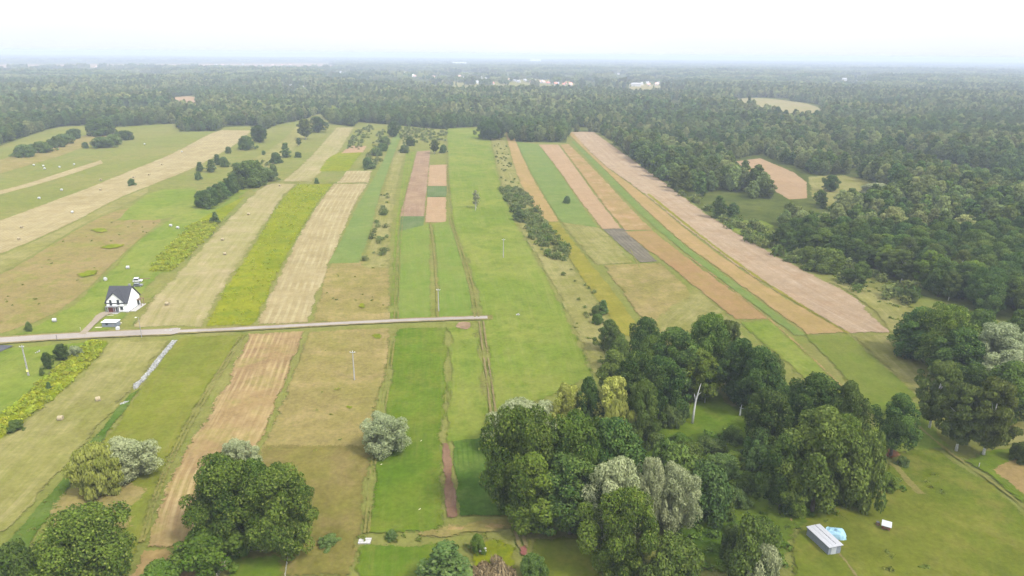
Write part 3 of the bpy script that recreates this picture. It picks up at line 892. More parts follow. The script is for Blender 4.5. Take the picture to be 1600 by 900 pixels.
for s in range(30, 35):      # forest trees, middle distance
    proto('mid', 'forest_tree', 'oval', 15, 10.5, 1.4, 34, 0.29, 3200, 0.85, (F_FOR, F_FOR, F_MID, F_DARK, F_FOR)[s - 30], r0=0.24, seed=s, nl=4)
proto('mid', 'forest_tree', 'tall', 17, 8.5, 2.0, 34, 0.3, 2800, 0.8, F_OLIVE, BIRCH_BARK, 0.2, 35, nl=4)
proto('mid', 'forest_tree', 'cone', 17, 8, 1.0, 34, 0.32, 2800, 0.8, F_DARK, BARK, 0.2, 36, nl=4)

EMP_N = {}


def ordinal(n): return '%d%s' % (n, 'th' if 10 <= n % 100 <= 20 else {1: 'st', 2: 'nd', 3: 'rd'}.get(n % 10, 'th'))


def plant(key, x, y, h, w, label, cat=None, group=None, var=None):
    ps = PROTO[key]
    name, H, Wd, cm, tm = ps[rnd.randrange(len(ps)) if var is None else var % len(ps)]
    e = empty(name, (x, y, 0), rnd.uniform(0, 6.283))
    e.scale = (w / Wd, w / Wd, h / H)
    tag(e, label, cat or ('bush' if name == 'bush' else 'reeds' if name == 'reed_clump' else 'tree'), group)
    if tm: link(bpy.data.objects.new('stems' if name in ('bush', 'reed_clump') else 'trunk', tm), e)
    link(bpy.data.objects.new('foliage' if name in ('bush', 'reed_clump') else 'crown', cm), e)
    return e


def plant_px(key, bx, by, topy, wpx, label, group=None, var=None):
    p = wp(bx, by)
    w = wpx / ppm(bx, by); lo, hi = 0.0, 60.0
    for _ in range(40):                       # the outline's top is the far shoulder of the crown
        m = (lo + hi) / 2
        tp = min(float(proj(p[0], p[1], m)[1]), float(proj(p[0], p[1] + 0.24 * w, 0.92 * m)[1]))
        if tp > topy: lo = m
        else: hi = m
    plant(key, float(p[0]), float(p[1]), max(0.8, lo), w, label, None, group, var)


GROVE = 'trees of the grove beside the track'
GROVE2 = 'trees of the grove right of the dead trunk'
EDGE = 'trees at the near corner of the right-hand forest'
NEAR = [
    # bottom left
    ('oak', 148, 935, 793, 136, 'ragged dark oak cut by the bottom edge in the left corner', None),
    ('gbush', 42, 935, 846, 84, 'dark round bush left of the ragged corner oak', None),
    ('lbush', 65, 945, 882, 60, 'lighter bush in front of the ragged corner oak', None),
    ('lbush', 250, 925, 879, 80, 'small green bush at the bottom edge on the bare path', None),
    ('oak', 362, 858, 712, 132, 'left crown of the big dark oak pair by the stubble strip', 'big oak pair beside the stubble strip'),
    ('oak', 446, 864, 728, 112, 'right crown of the big dark oak pair by the dry meadow', 'big oak pair beside the stubble strip'),
    ('oak', 408, 830, 722, 80, 'middle crown between the two big dark oaks', 'big oak pair beside the stubble strip'),
    ('silver', 378, 748, 688, 56, 'pale grey willow peeping out behind the big dark oaks', None),
    ('lbush', 327, 890, 820, 100, 'round light green bush at the foot of the big oaks', None),
    ('weep', 160, 774, 694, 66, 'yellow weeping willow beside the silver one', None),
    ('silver', 203, 748, 685, 78, 'silver grey willow right of the yellow weeping willow', None),
    ('rbush', 125, 753, 738, 14, 'reddish little bush left of the yellow weeping willow', None),
    ('silver', 602, 712, 647, 62, 'lone round silver willow in the middle of the meadows', None),
    # bottom centre
    ('cone', 698, 918, 846, 74, 'dark pointed bushy tree at the bottom edge beside the reeds', None),
    ('lbush', 746, 864, 834, 24, 'small bright yellow-green sapling beside the white boards', None),
    ('reed', 760, 912, 876, 74, 'dry brown reed clump at the bottom edge', None),
    ('gbush', 833, 903, 864, 38, 'dark green bush below the red gravel patch', None),
    ('bush', 513, 851, 834, 36, 'low dark bush on the bank right of the oak pair', None),
    ('bush', 612, 842, 828, 18, 'small dark bush on the bank right of the white slabs', None),
    # grove beside the track
    ('oak', 812, 806, 640, 112, 'dark tree at the left corner of the grove, overhanging the track', GROVE),
    ('oak', 893, 800, 648, 118, 'broad dark crown in the middle of the grove front', GROVE),
    ('alder', 952, 796, 655, 104, 'dark crown behind the silver willow group', GROVE),
    ('light', 830, 832, 708, 86, 'lighter green tree in front of the dark grove corner', GROVE),
    ('alder', 890, 834, 712, 96, 'dark tree standing over the lawn left of the silver willows', GROVE),
    ('oak', 968, 902, 762, 112, 'glossy green tree in front of the silver willows', GROVE),
    ('silver', 958, 850, 720, 84, 'leftmost of the three silver willows, broad and pale', 'three silver willows in the grove'),
    ('silver', 1008, 842, 716, 46, 'middle one of the three silver willows, narrow', 'three silver willows in the grove'),
    ('silver', 1050, 832, 730, 62, 'rightmost of the three silver willows, yellowish and upright', 'three silver willows in the grove'),
    ('gbush', 1050, 925, 832, 98, 'broad bush at the bottom edge right of the glossy tree', GROVE),
    ('silver', 818, 700, 624, 94, 'grey-green willow at the back left corner of the grove', GROVE),
    ('yellow', 884, 690, 602, 46, 'pale olive willow at the back of the grove', GROVE),
    ('alder', 915, 690, 590, 42, 'dark narrow tree between the pale willow and the yellow willow', GROVE),
    ('yellow', 955, 694, 590, 48, 'tallest yellow willow at the back of the grove', GROVE),
    ('weep', 964, 712, 628, 48, 'lower yellow willow with hanging twigs in the grove', GROVE),
    ('ash', 1000, 708, 594, 58, 'mid green oval tree right of the yellow willows', GROVE),
    ('alder', 988, 668, 550, 70, 'dull green tree behind the mid green oval tree', GROVE),
    ('alder', 1030, 655, 560, 64, 'dark tree left of the lawn with the dead trunk', GROVE),
    ('ash', 957, 628, 548, 48, 'green tree at the left back edge of the grove by the meadow', GROVE),
    ('alder', 950, 549, 500, 36, 'dark small tree at the end of the scrub strip', GROVE),
    ('gbush', 966, 580, 528, 40, 'grey-green bushy tree below the end of the scrub strip', GROVE),
    ('alder', 1005, 572, 497, 46, 'dark tree standing out at the top left of the grove', GROVE),
    ('ash', 1012, 618, 525, 56, 'green tree just below the top left tree of the grove', GROVE),
    ('alder', 1050, 622, 514, 70, 'large dark tree at the top middle of the grove', GROVE),
    ('oak', 1100, 608, 492, 72, 'tallest tree on the far side of the grove by the olive field', GROVE),
    ('light', 1086, 628, 548, 56, 'light green tree in front of the tallest far tree', GROVE),
    ('birch', 1132, 600, 503, 44, 'thin olive birch on the far side of the grove', GROVE),
    ('alder', 1150, 628, 530, 58, 'dark tree over the lawn, right of the thin olive birch', GROVE),
    ('alder', 1180, 646, 545, 72, 'dark tree at the right end of the far grove', GROVE),
    ('ash', 1200, 622, 552, 44, 'small green tree at the far right edge of the far grove', GROVE),
    ('bush', 1066, 656, 628, 26, 'round dark bush left of the dead trunk', None),
    ('bush', 1046, 668, 634, 30, 'dark bush at the left end of the glade', None),
    ('gbush', 960, 742, 672, 70, 'dull brownish bush below the yellow willows', None),
    ('gbush', 1042, 790, 688, 100, 'wide grey-green thicket bush right of the silver willows', None),
    ('bush', 1098, 806, 722, 76, 'dark thicket bush beside the rightmost silver willow', None),
    ('gbush', 1075, 732, 688, 60, 'thicket bush below the foot of the dead trunk', None),
    ('bush', 1130, 740, 708, 48, 'low thicket bush right of the dead trunk', None),
    ('gbush', 1122, 800, 758, 50, 'leafy thicket bush on the glade path', None),
    ('lbush', 1062, 700, 676, 34, 'light green shrub just below the foot of the dead trunk', None),
    ('bush', 1110, 706, 682, 38, 'round shrub right of the foot of the dead trunk', None),
    ('gbush', 1144, 690, 664, 36, 'shrub at the right end of the glade by the right grove', None),
    ('bush', 1020, 700, 672, 40, 'dark shrub left of the foot of the dead trunk', None),
    ('lbush', 1146, 730, 704, 36, 'light shrub between the thicket and the right grove', None),
    ('gbush', 1168, 768, 736, 40, 'shrub at the left foot of the right grove', None),
    ('lbush', 1150, 836, 812, 34, 'light shrub above the wide shaggy bush', None),
    ('bush', 1150, 790, 762, 36, 'small dark bush on the edge of the sunlit path', None),
    # right grove
    ('ash', 1268, 800, 638, 106, 'largest broad tree of the right grove above the shed', GROVE2),
    ('alder', 1190, 722, 612, 66, 'left outer tree of the right grove beside the glade', GROVE2),
    ('alder', 1262, 712, 588, 90, 'tall tree at the back of the right grove', GROVE2),
    ('ash', 1310, 722, 597, 60, 'green tree at the back right of the right grove', GROVE2),
    ('gbush', 1340, 790, 676, 62, 'grey twiggy tree at the right end of the right grove', GROVE2),
    ('alder', 1218, 798, 680, 62, 'dark tree at the left foot of the largest broad tree', GROVE2),
    ('light', 1238, 806, 728, 46, 'low light green tree in front of the right grove', GROVE2),
    ('bush', 1182, 732, 668, 54, 'bushy dark growth at the left end of the right grove', GROVE2),
    ('alder', 1240, 660, 600, 52, 'dark crown at the left back of the right grove', GROVE2),
    ('oak', 1300, 775, 650, 70, 'dark crown between the largest tree and the grey twiggy tree', GROVE2),
    ('gbush', 1172, 905, 804, 88, 'wide shaggy bush at the bottom edge left of the shed', None),
    ('pbush', 1190, 925, 850, 50, 'greyish bush at the bottom edge nearest the shed', None),
    ('bush', 1142, 870, 822, 40, 'dark bush on the left of the wide shaggy bush', None),
    ('lbush', 1380, 762, 735, 40, 'leafy light bush on the slope below the bare soil', None),
    ('bush', 1410, 728, 712, 22, 'little dark bush on the right of the bare soil', None),
    # right side
    ('lone', 1391, 713, 617, 60, 'lone dark tree on a patch of bare reddish soil', None),
    ('birch', 1452, 670, 566, 62, 'white stemmed birch left of the olive-green tree pair', EDGE),
    ('birch', 1494, 704, 604, 66, 'left tree of the olive-green pair by the dry bank', EDGE),
    ('birch', 1536, 712, 596, 74, 'right tree of the olive-green pair by the dry bank', EDGE),
    ('gbush', 1594, 722, 690, 34, 'dark bush cut by the right edge above the bare field', None),
    ('alder', 1432, 562, 484, 80, 'dark tree at the forest corner nearest the pale stubble', EDGE),
    ('oak', 1466, 580, 478, 82, 'broad dark tree second from the forest corner', EDGE),
    ('alder', 1490, 602, 515, 76, 'dark tree below the broad corner tree', EDGE),
    ('silver', 1552, 592, 508, 78, 'pale silvery willow left of the lower pale willow', EDGE),
    ('silver', 1578, 632, 552, 80, 'lower pale willow near the right edge', EDGE),
    ('gbush', 1480, 622, 568, 46, 'grey-green bushy tree under the dark corner trees', EDGE),
    ('alder', 1512, 634, 568, 56, 'dark tree left of the lower pale willow', EDGE),
    ('ash', 1566, 660, 566, 76, 'green tree in front of the lower pale willow', EDGE),
    ('ash', 1518, 560, 484, 56, 'green tree between the broad corner tree and the silvery willow', EDGE),
    ('alder', 1585, 560, 486, 60, 'dark tree behind the silvery willow at the right edge', EDGE),
    ('oak', 1620, 640, 540, 80, 'dark tree cut by the right edge below the pale willow', EDGE),
]
NEARXY = []
for row in NEAR:
    plant_px(*row)
    p = wp(row[1], row[2]); NEARXY.append((p[0], p[1], row[4] / ppm(row[1], row[2])))

# ---- lone bushes and small trees out in the fields
FAR_SMALL = [
    ('gbush', 390, 291, 252, 52, 'broad bush clump at the far end of the young thicket row', None),
    ('bush', 414, 284, 262, 30, 'dark bush right of the broad clump by the thicket row', None),
    ('cone', 337, 349, 331, 14, 'small dark pointed tree alone in the goldenrod', None),
    ('bush', 206, 290, 279, 12, 'lone dark dot bush on the cross track among hay strips', None),
    ('bush', 40, 245, 226, 28, 'first bush of the far left bush row, at its near end', 'bush row in the far left meadow'),
    ('gbush', 66, 238, 221, 34, 'second bush of the far left bush row', 'bush row in the far left meadow'),
    ('gbush', 90, 230, 213, 26, 'third bush of the far left bush row', 'bush row in the far left meadow'),
    ('bush', 103, 225, 209, 22, 'fourth bush of the far left bush row', 'bush row in the far left meadow'),
    ('bush', 117, 217, 201, 18, 'last and farthest bush of the far left bush row', 'bush row in the far left meadow'),
    ('bush', 160, 231, 214, 30, 'left bush of the dark bush trio below the left forest', 'bush trio below the left forest'),
    ('bush', 178, 226, 210, 26, 'middle bush of the dark bush trio below the left forest', 'bush trio below the left forest'),
    ('bush', 196, 219, 204, 22, 'right bush of the dark bush trio below the left forest', 'bush trio below the left forest'),
    ('bush', 134, 232, 222, 8, 'tiny bush left of the dark bush trio', None),
    ('gbush', 158, 212, 186, 38, 'big rounded tree clump touching the left forest edge', None),
    ('cone', 313, 268, 253, 12, 'left small tree of four in the yellow-green strip', 'four small trees in the yellow-green strip'),
    ('cone', 331, 269, 249, 14, 'second small tree of four in the yellow-green strip', 'four small trees in the yellow-green strip'),
    ('cone', 340, 258, 241, 12, 'third small tree of four in the yellow-green strip', 'four small trees in the yellow-green strip'),
    ('bush', 351, 261, 245, 14, 'right small tree of four in the yellow-green strip', 'four small trees in the yellow-green strip'),
    ('bush', 310, 281, 268, 12, 'pale low bush below the four small trees', None),
    ('bush', 357, 240, 229, 8, 'tiny bush above the four small trees', None),
    ('cone', 447, 246, 223, 16, 'upright dark tree beside the middle hay strip', None),
    ('bush', 432, 255, 238, 20, 'bush left of the upright dark tree by the hay strip', None),
    ('bush', 428, 275, 256, 14, 'dark bush right of the broad clump below the hay strip', None),
    ('bush', 466, 246, 237, 12, 'tiny bush right of the upright dark tree', None),
    ('bush', 412, 242, 235, 6, 'very small bush left of the upright dark tree', None),
    ('bush', 495, 287, 278, 8, 'small dark bush on the cross track by the hay strip', None),
    ('gbush', 386, 234, 212, 26, 'left bush of the pair at the forest tongue', None),
    ('alder', 406, 222, 196, 30, 'tree at the tip of the left forest tongue', None),
    ('birch', 478, 218, 186, 22, 'slim tree at the left of the middle forest tongue', None),
    ('alder', 497, 207, 182, 26, 'dark tree right of the slim tree on the middle tongue', None),
    ('birch', 467, 228, 215, 8, 'little pale tree below the slim tree', None),
    ('alder', 615, 214, 190, 20, 'dark tree at the top of the dotted bush line', None),
    ('bush', 602, 226, 213, 18, 'upper bush of the dotted bush line', None),
    ('bush', 588, 243, 230, 18, 'middle bush of the dotted bush line', None),
    ('gbush', 598, 236, 224, 16, 'right hand bush of the dotted bush line', None),
    ('bush', 575, 263, 246, 16, 'lower bush of the dotted bush line', None),
    ('bush', 580, 264, 257, 14, 'lowest tiny bush of the dotted bush line', None),
    ('bush', 632, 239, 226, 14, 'dark bush at the head of the mauve soil plot', None),
    ('gbush', 641, 228, 214, 16, 'bush above the head of the mauve soil plot', None),
    ('birch', 679, 240, 218, 14, 'slim pale tree above the pink plot', None),
    ('bush', 693, 239, 226, 12, 'dark bush right of the slim pale tree above the pink plot', None),
    ('airy', 744, 326, 297, 12, 'thin airy tree standing in the bright green strip', None),
    ('cone', 811, 345, 322, 18, 'dark pointed bush in the scrub strip', None),
    ('bush', 886, 318, 306, 10, 'small dark bush in the green crop strip', None),
    ('cone', 942, 490, 469, 20, 'dark small tree at the lower end of the scrub strip', None),
    ('gbush', 930, 494, 478, 14, 'grey bush left of the dark small tree by the scrub', None),
    ('gbush', 934, 506, 490, 20, 'bush below the dark small tree by the scrub', None),
    ('alder', 76, 578, 551, 14, 'lower dark conical tree in the goldenrod below the road', None),
    ('alder', 97, 563, 538, 20, 'upper dark conical tree in the goldenrod below the road', None),
    ('pbush', 118, 556, 540, 24, 'greyish bush right of the dark conical trees', None),
    ('cone', 66, 587, 575, 9, 'tiny dark shrub left of the dark conical trees', None),
    ('cone', 77, 609, 597, 9, 'tiny dark shrub in the lower goldenrod strip', None),
    ('gbush', 25, 672, 655, 26, 'dark low bush at the left edge beside the goldenrod', None),
    ('bush', 46, 518, 503, 10, 'small bush in the rough meadow above the road', None),
    ('alder', 1297, 299, 274, 24, 'dark round tree in the forest clearing on the right', None),
    ('pbush', 1366, 304, 286, 50, 'pale willow scrub behind the forest clearing', None),
    ('pbush', 1395, 308, 290, 40, 'pale willow scrub right of the forest clearing', None),
    ('ash', 1341, 446, 409, 32, 'round grey-green tree at the forest edge by the stubble', None),
    ('bush', 1418, 472, 452, 22, 'round bush standing off the forest edge', None),
    ('bush', 1398, 462, 448, 20, 'bush left of the round bush off the forest edge', None),
    ('gbush', 1322, 440, 420, 26, 'bush left of the round tree at the forest edge', None),
    ('gbush', 1290, 424, 388, 46, 'wide grey bush thicket at the forest edge', None),
    ('gbush', 1262, 410, 386, 34, 'left bush at the forest edge by the stubble', None),
    ('gbush', 1240, 392, 362, 40, 'rounded willow bush above the stubble edge', None),
    ('bush', 1152, 352, 342, 8, 'small bush at the left of the forest glade', None),
]
for row in FAR_SMALL:
    plant_px(*row)
# two-sided clump of trees standing in front of the far forest
for i, (bx, by, ty, w_) in enumerate([(755, 217, 190, 22), (767, 219, 187, 26), (780, 218, 190, 20)]):
    plant_px('alder', bx, by, ty, w_, ['left', 'middle', 'right'][i] + ' tree of the block at the head of the bright strip', 'tree block at the head of the bright strip')
# the dense row of young trees
for i in range(16):
    f = i / 15
    plant_px('cone' if i % 3 else 'alder', 320 + 62 * f ** 1.0 + (3 if i % 2 else -6), 327 - 38 * f + (2 if i % 2 else -2), 300 - 33 * f + rnd.uniform(-2, 2), 19 - 4 * f,
             'young tree %s along the dense thicket row, counted from its near end' % ordinal(i + 1), 'young trees of the dense thicket row', i)

# ---- forest: points in world space, the largest as trees of their own
def band(d0, d1, sp, jit=0.42):
    xs = np.arange(-0.86 * d1 - 60, 0.86 * d1 + 60, sp); ys = np.arange(d0, d1, sp)
    X, Y = np.meshgrid(xs, ys)
    X = X + (np.arange(len(ys)) % 2)[:, None] * sp * 0.5
    X = X.ravel() + rng.uniform(-jit, jit, X.size) * sp; Y = Y.ravel() + rng.uniform(-jit, jit, Y.size) * sp
    k = np.abs(X) < 0.84 * Y + 40
    X, Y = X[k], Y[k]
    px, py, dep = proj(X, Y, 0)
    m = inside(FOREST, px, py)
    for c in CLEAR: m &= ~inside(c, px, py)
    return X[m], Y[m], px[m], py[m]


X1, Y1, PX1, PY1 = band(255, 1150, 8.4)
ok = np.ones(len(X1), bool)
for (nx, ny, nw) in NEARXY: ok &= (X1 - nx) ** 2 + (Y1 - ny) ** 2 > (0.5 * nw) ** 2
X1, Y1, PX1, PY1 = X1[ok], Y1[ok], PX1[ok], PY1[ok]
order = np.argsort(Y1 + np.where((PX1 < -40) | (PX1 > 1640) | (PY1 > 900), 1e6, 0))
N_IND = 138
ind = order[:N_IND]
TONE = {'mid': 'leafy', 'alder': 'dark', 'ash': 'mid green', 'birch': 'olive-green', 'light': 'light green', 'silver': 'silvery', 'oak': 'broad dark'}
rows = [ind[i:i + 14] for i in range(0, N_IND, 14)]
for ri, r_ in enumerate(rows):
    r_ = sorted(r_, key=lambda i: PX1[i])
    for ci, i in enumerate(r_):
        key = rnd.choices(['alder', 'ash', 'birch', 'light', 'oak'], [42, 28, 9, 9, 12])[0]
        h = rnd.uniform(11, 17); w_ = rnd.uniform(9, 13.5) * (0.8 if key == 'birch' else 1)
        plant(key, float(X1[i]), float(Y1[i]), h, w_, '%s tree in the right forest, row %s from the fields, %s from left' % (TONE[key], ordinal(ri + 1), ordinal(ci + 1)), None, 'trees of the right-hand forest')
rest = np.ones(len(X1), bool); rest[ind] = False

# prototypes that the forest mass scatters (kept outside the scene)
def proto_coll(name, meshes):
    c = bpy.data.collections.new(name)
    for i, me in enumerate(meshes):
        o = bpy.data.objects.new('%s_%02d' % (name, i), me)
        c.objects.link(o)
    return c


def scatter(name, pts, scl, coll, idx, label, cat):
    n = len(pts)
    me = bpy.data.meshes.new(name)
    me.vertices.add(n)
    me.vertices.foreach_set('co', np.ascontiguousarray(pts, dtype=np.float32).ravel())
    a = me.attributes.new('scl', 'FLOAT_VECTOR', 'POINT'); a.data.foreach_set('vector', np.ascontiguousarray(scl, dtype=np.float32).ravel())
    a = me.attributes.new('rot', 'FLOAT_VECTOR', 'POINT'); rr = np.zeros((n, 3), np.float32); rr[:, 2] = rng.uniform(0, 6.283, n); a.data.foreach_set('vector', rr.ravel())
    a = me.attributes.new('pick', 'INT', 'POINT'); a.data.foreach_set('value', np.ascontiguousarray(idx, dtype=np.int32))
    o = link(bpy.data.objects.new(name, me))
    g = bpy.data.node_groups.new(name + '_scatter', 'GeometryNodeTree')
    g.interface.new_socket('Geometry', in_out='INPUT', socket_type='NodeSocketGeometry')
    g.interface.new_socket('Geometry', in_out='OUTPUT', socket_type='NodeSocketGeometry')
    gi = g.nodes.new('NodeGroupInput'); go = g.nodes.new('NodeGroupOutput')
    ci = g.nodes.new('GeometryNodeCollectionInfo'); ci.inputs['Collection'].default_value = coll
    ci.inputs['Separate Children'].default_value = True; ci.inputs['Reset Children'].default_value = True
    ip = g.nodes.new('GeometryNodeInstanceOnPoints'); ip.inputs['Pick Instance'].default_value = True

    def na(nm, ty):
        x = g.nodes.new('GeometryNodeInputNamedAttribute'); x.data_type = ty; x.inputs['Name'].default_value = nm
        return x.outputs['Attribute']
    g.links.new(gi.outputs[0], ip.inputs['Points']); g.links.new(ci.outputs[0], ip.inputs['Instance'])
    g.links.new(na('pick', 'INT'), ip.inputs['Instance Index'])
    g.links.new(na('rot', 'FLOAT_VECTOR'), ip.inputs['Rotation'])
    g.links.new(na('scl', 'FLOAT_VECTOR'), ip.inputs['Scale'])
    g.links.new(ip.outputs[0], go.inputs[0])
    md = o.modifiers.new('scatter', 'NODES'); md.node_group = g
    tag(o, label, cat, None, 'stuff')
    return o


def bare_tree(seed, kind, H, Wd, base, ncl, rel, nleaf, size, fol, droop=0.0):
    rg = np.random.default_rng(seed)
    cen, rad = crown_clumps(rg, kind, H, Wd, base, ncl, rel)
    V, T = leaves(rg, cen, rad, nleaf, size, droop=droop, up=0.55, spread=0.45)
    return cloud_mesh('forest_tree', V, T, fol)


mid_meshes = [p[3] for p in PROTO['mid']]
for me in []: pass
far_meshes = [bare_tree(60 + i, ('oval', 'oval', 'tall', 'cone', 'round')[i % 5], (14, 15, 17, 18, 13)[i % 5], (11, 10, 8.5, 8, 11)[i % 5], 1.0, 22, 0.33, 420, 2.0, (F_FOR, F_FOR, F_OLIVE, F_FOR, F_FOR, F_DARK)[i % 6]) for i in range(8)]


def cluster(seed, n, ext, nleaf, size, fol):
    rg = np.random.default_rng(seed)
    VV, TT = [], []
    for k in range(n):
        H = rg.uniform(11, 17); Wd = rg.uniform(8, 12)
        cen, rad = crown_clumps(rg, 'oval' if k % 3 else 'tall', H, Wd, 2.0, 9, 0.5)
        V, T = leaves(rg, cen, rad, nleaf, size, shell=(0.5, 1.0), up=0.7)
        V[:, :2] += rg.uniform(-ext, ext, 2)
        T[:, 0] = np.clip(T[:, 0] * 0.6 + rg.uniform(-0.15, 0.5), 0, 1)
        VV.append(V); TT.append(T)
    return cloud_mesh('forest_clump', np.concatenate(VV), np.concatenate(TT), fol)


clu_meshes = [cluster(80 + i, 12, 14, 110, 3.4, F_FOR) for i in range(6)]
VZ = [[(495, 108), (640, 110), (780, 116), (900, 117), (985, 111), (985, 127), (912, 147), (700, 145), (640, 136), (495, 128)], [(955, 127), (1070, 127), (1070, 148), (955, 148)],
      [(-60, 95), (480, 93), (545, 104), (480, 111), (130, 113), (-60, 122)], [(440, 132), (500, 132), (500, 155), (440, 155)], [(1290, 119), (1367, 119), (1367, 138), (1290, 138)]]


def thin(X, Y, keep):
    px, py, _ = proj(X, Y, 0)
    m = np.zeros(len(X), bool)
    for z in VZ: m |= inside(z, px, py)
    return ~m | (rng.uniform(0, 1, len(X)) < keep)


C_MID, C_FAR, C_CLU = proto_coll('forest_mid', mid_meshes), proto_coll('forest_far', far_meshes), proto_coll('forest_clumps', clu_meshes)


def sc3(n, lo, hi, zl=0.85, zh=1.15):
    s = rng.uniform(lo, hi, n)
    return np.c_[s, s, s * rng.uniform(zl, zh, n)]


def z0(X, Y): return np.c_[X, Y, np.zeros(len(X))]


def lowf(X, Y, s, ph=0.0):
    return (np.sin(X * s + 1.7 * np.sin(Y * s * 0.7 + ph) + ph) + np.sin(Y * s * 1.3 + 1.3 * np.sin(X * s * 0.8 + 2 * ph)) + np.sin((X + Y) * s * 0.45 + ph * 3)) / 3


gap = lowf(X1, Y1, 0.03, 1.0) + rng.uniform(-0.25, 0.25, len(X1))
rest &= gap > np.where((PX1 > 960) & (PY1 > 215), -0.42, -0.6)
n = rest.sum()
scatter('forest', z0(X1[rest], Y1[rest]), sc3(n, 0.66, 1.12) * (1 + 0.25 * lowf(X1[rest], Y1[rest], 0.021, 0.4))[:, None], C_MID, rng.choice(len(mid_meshes), n, p=[.2, .2, .16, .16, .14, .1, .04]), 'broad belt of mixed green forest behind and right of the fields', 'forest')
X2, Y2, _, _ = band(1150, 2300, 9.5)
k2 = lowf(X2, Y2, 0.016, 0.3) + rng.uniform(-.2, .2, len(X2)) > -0.66
X2, Y2 = X2[k2], Y2[k2]
k2 = thin(X2, Y2, 0.12)
X2, Y2 = X2[k2], Y2[k2]
scatter('distant_forest', z0(X2, Y2), sc3(len(X2), 0.7, 1.2) * (1 + 0.3 * lowf(X2, Y2, 0.012, 2.0))[:, None], C_FAR, rng.integers(0, 8, len(X2)), 'hazy mixed forest beyond the fields, single crowns just readable', 'forest')
X3, Y3, _, _ = band(2300, 5200, 27)
k3 = lowf(X3, Y3, 0.006, 0.3) + rng.uniform(-.15, .15, len(X3)) > -0.6
X3, Y3 = X3[k3], Y3[k3]
k3 = thin(X3, Y3, 0.10)
X3, Y3 = X3[k3], Y3[k3]
scatter('far_forest', z0(X3, Y3), sc3(len(X3), 0.8, 1.35) * np.c_[np.ones(len(X3)), np.ones(len(X3)), 1 + 0.4 * lowf(X3, Y3, 0.005, 1.0)], C_CLU, rng.integers(0, 6, len(X3)), 'blue-grey far forest in front of the village', 'forest')
X4, Y4, _, _ = band(5200, 13000, 75)
keep = (rng.uniform(0, 1, len(X4)) < 0.9) & thin(X4, Y4, 0.25)
X4, Y4 = X4[keep], Y4[keep]
s4 = sc3(len(X4), 2.0, 3.6); s4[:, 2] = rng.uniform(0.8, 1.3, len(X4))
scatter('horizon_forest', z0(X4, Y4), s4, C_CLU, rng.integers(0, 6, len(X4)), 'faint blue woodland stretching to the horizon', 'forest')

# ---- scrub and weeds: ground cover that nobody could count
def pts_in(poly, per_m2, cap=6000):
    P = wp(*np.asarray(poly, float).T)
    lo, hi = P.min(0), P.max(0)
    n = int(min(np.prod(hi - lo) * per_m2, 200000))
    q = rng.uniform(lo, hi, (n, 2))
    px, py, _ = proj(q[:, 0], q[:, 1], 0)
    return q[inside(poly, px, py)][:cap]


def tuft(seed, w, h, nq, size, fol, n=5):
    rg = np.random.default_rng(seed)
    cen = np.c_[rg.uniform(-w, w, (n, 2)) * 0.6, np.full(n, h * 0.35)]
    V, T = leaves(rg, cen, np.full(n, w * 0.55), nq, size, up=0.5, squash=h / w)
    V[:, 2] = np.maximum(V[:, 2], 0.0)
    return cloud_mesh('tuft', V, T, fol)


C_LIME = proto_coll('goldenrod_tufts', [tuft(100 + i, 1.2, 1.1, 70, 0.5, F_LIME) for i in range(3)])
C_WEED = proto_coll('weed_tufts', [tuft(110 + i, 1.0, 0.7, 60, 0.42, F_GRASS) for i in range(3)])
C_SCRUB = proto_coll('scrub_bushes', [tuft(120 + i, 1.7, 2.4, 150, 0.5, f, 8) for i, f in enumerate((F_SCRUB, F_SCRUB, F_OLIVE, F_MID, F_SCRUB))])
C_DARKW = proto_coll('nettle_tufts', [tuft(130 + i, 1.3, 1.2, 90, 0.42, f) for i, f in enumerate((F_LGRN, F_MID, F_LGRN))])


def cover(name, polys, dens, coll, lo, hi, label, cat, cap=6000):
    q = np.concatenate([pts_in(p, dens, cap) for p in polys])
    scatter(name, z0(q[:, 0], q[:, 1]), sc3(len(q), lo, hi, 0.7, 1.3), coll, rng.integers(0, len(coll.objects), len(q)), label, cat)


cover('goldenrod', [[(165, 533), (150, 560), (108, 602), (60, 642), (0, 692), (0, 655), (48, 612), (80, 585), (108, 556), (140, 534)],
                    [(232, 424), (262, 385), (300, 350), (350, 342), (330, 366), (268, 424)]], 0.35, C_LIME, 0.6, 1.25, 'yellow-green goldenrod growing in rank strips', 'goldenrod')
cover('lime_weeds', [[(320, 509), (350, 450), (400, 375), (440, 310), (465, 289), (519, 289), (494, 320), (464, 370), (428, 440), (397, 507)]], 0.06, C_LIME, 0.3, 0.6, 'low yellow-green weeds in the bright fallow strip', 'weeds')
cover('scrub', [[(780, 296), (800, 292), (826, 306), (850, 345), (892, 396), (886, 413), (862, 410), (822, 362), (792, 322)]], 0.10, C_SCRUB, 0.7, 1.5, 'grey-green scrub filling the strip beside the bright field', 'scrub')
cover('loose_scrub', [[(862, 412), (892, 408), (925, 450), (965, 520), (975, 560), (940, 560), (905, 490)], [(770, 222), (795, 230), (812, 290), (785, 290)]], 0.016, C_SCRUB, 0.35, 0.9, 'loose scattered scrub along the ditch', 'scrub')
cover('hedge_scrub', [[(536, 234), (556, 206), (578, 196), (586, 204), (562, 234)], [(590, 205), (608, 205), (600, 250), (570, 270), (572, 250)], [(620, 200), (700, 203), (696, 222), (655, 225), (630, 225)],
                      [(566, 410), (584, 360), (596, 300), (606, 300), (606, 400)], [(368, 262), (382, 250), (420, 252), (430, 275), (400, 280)]], 0.02, C_SCRUB, 0.6, 1.4, 'grey-green scrub lines between the strips', 'scrub')
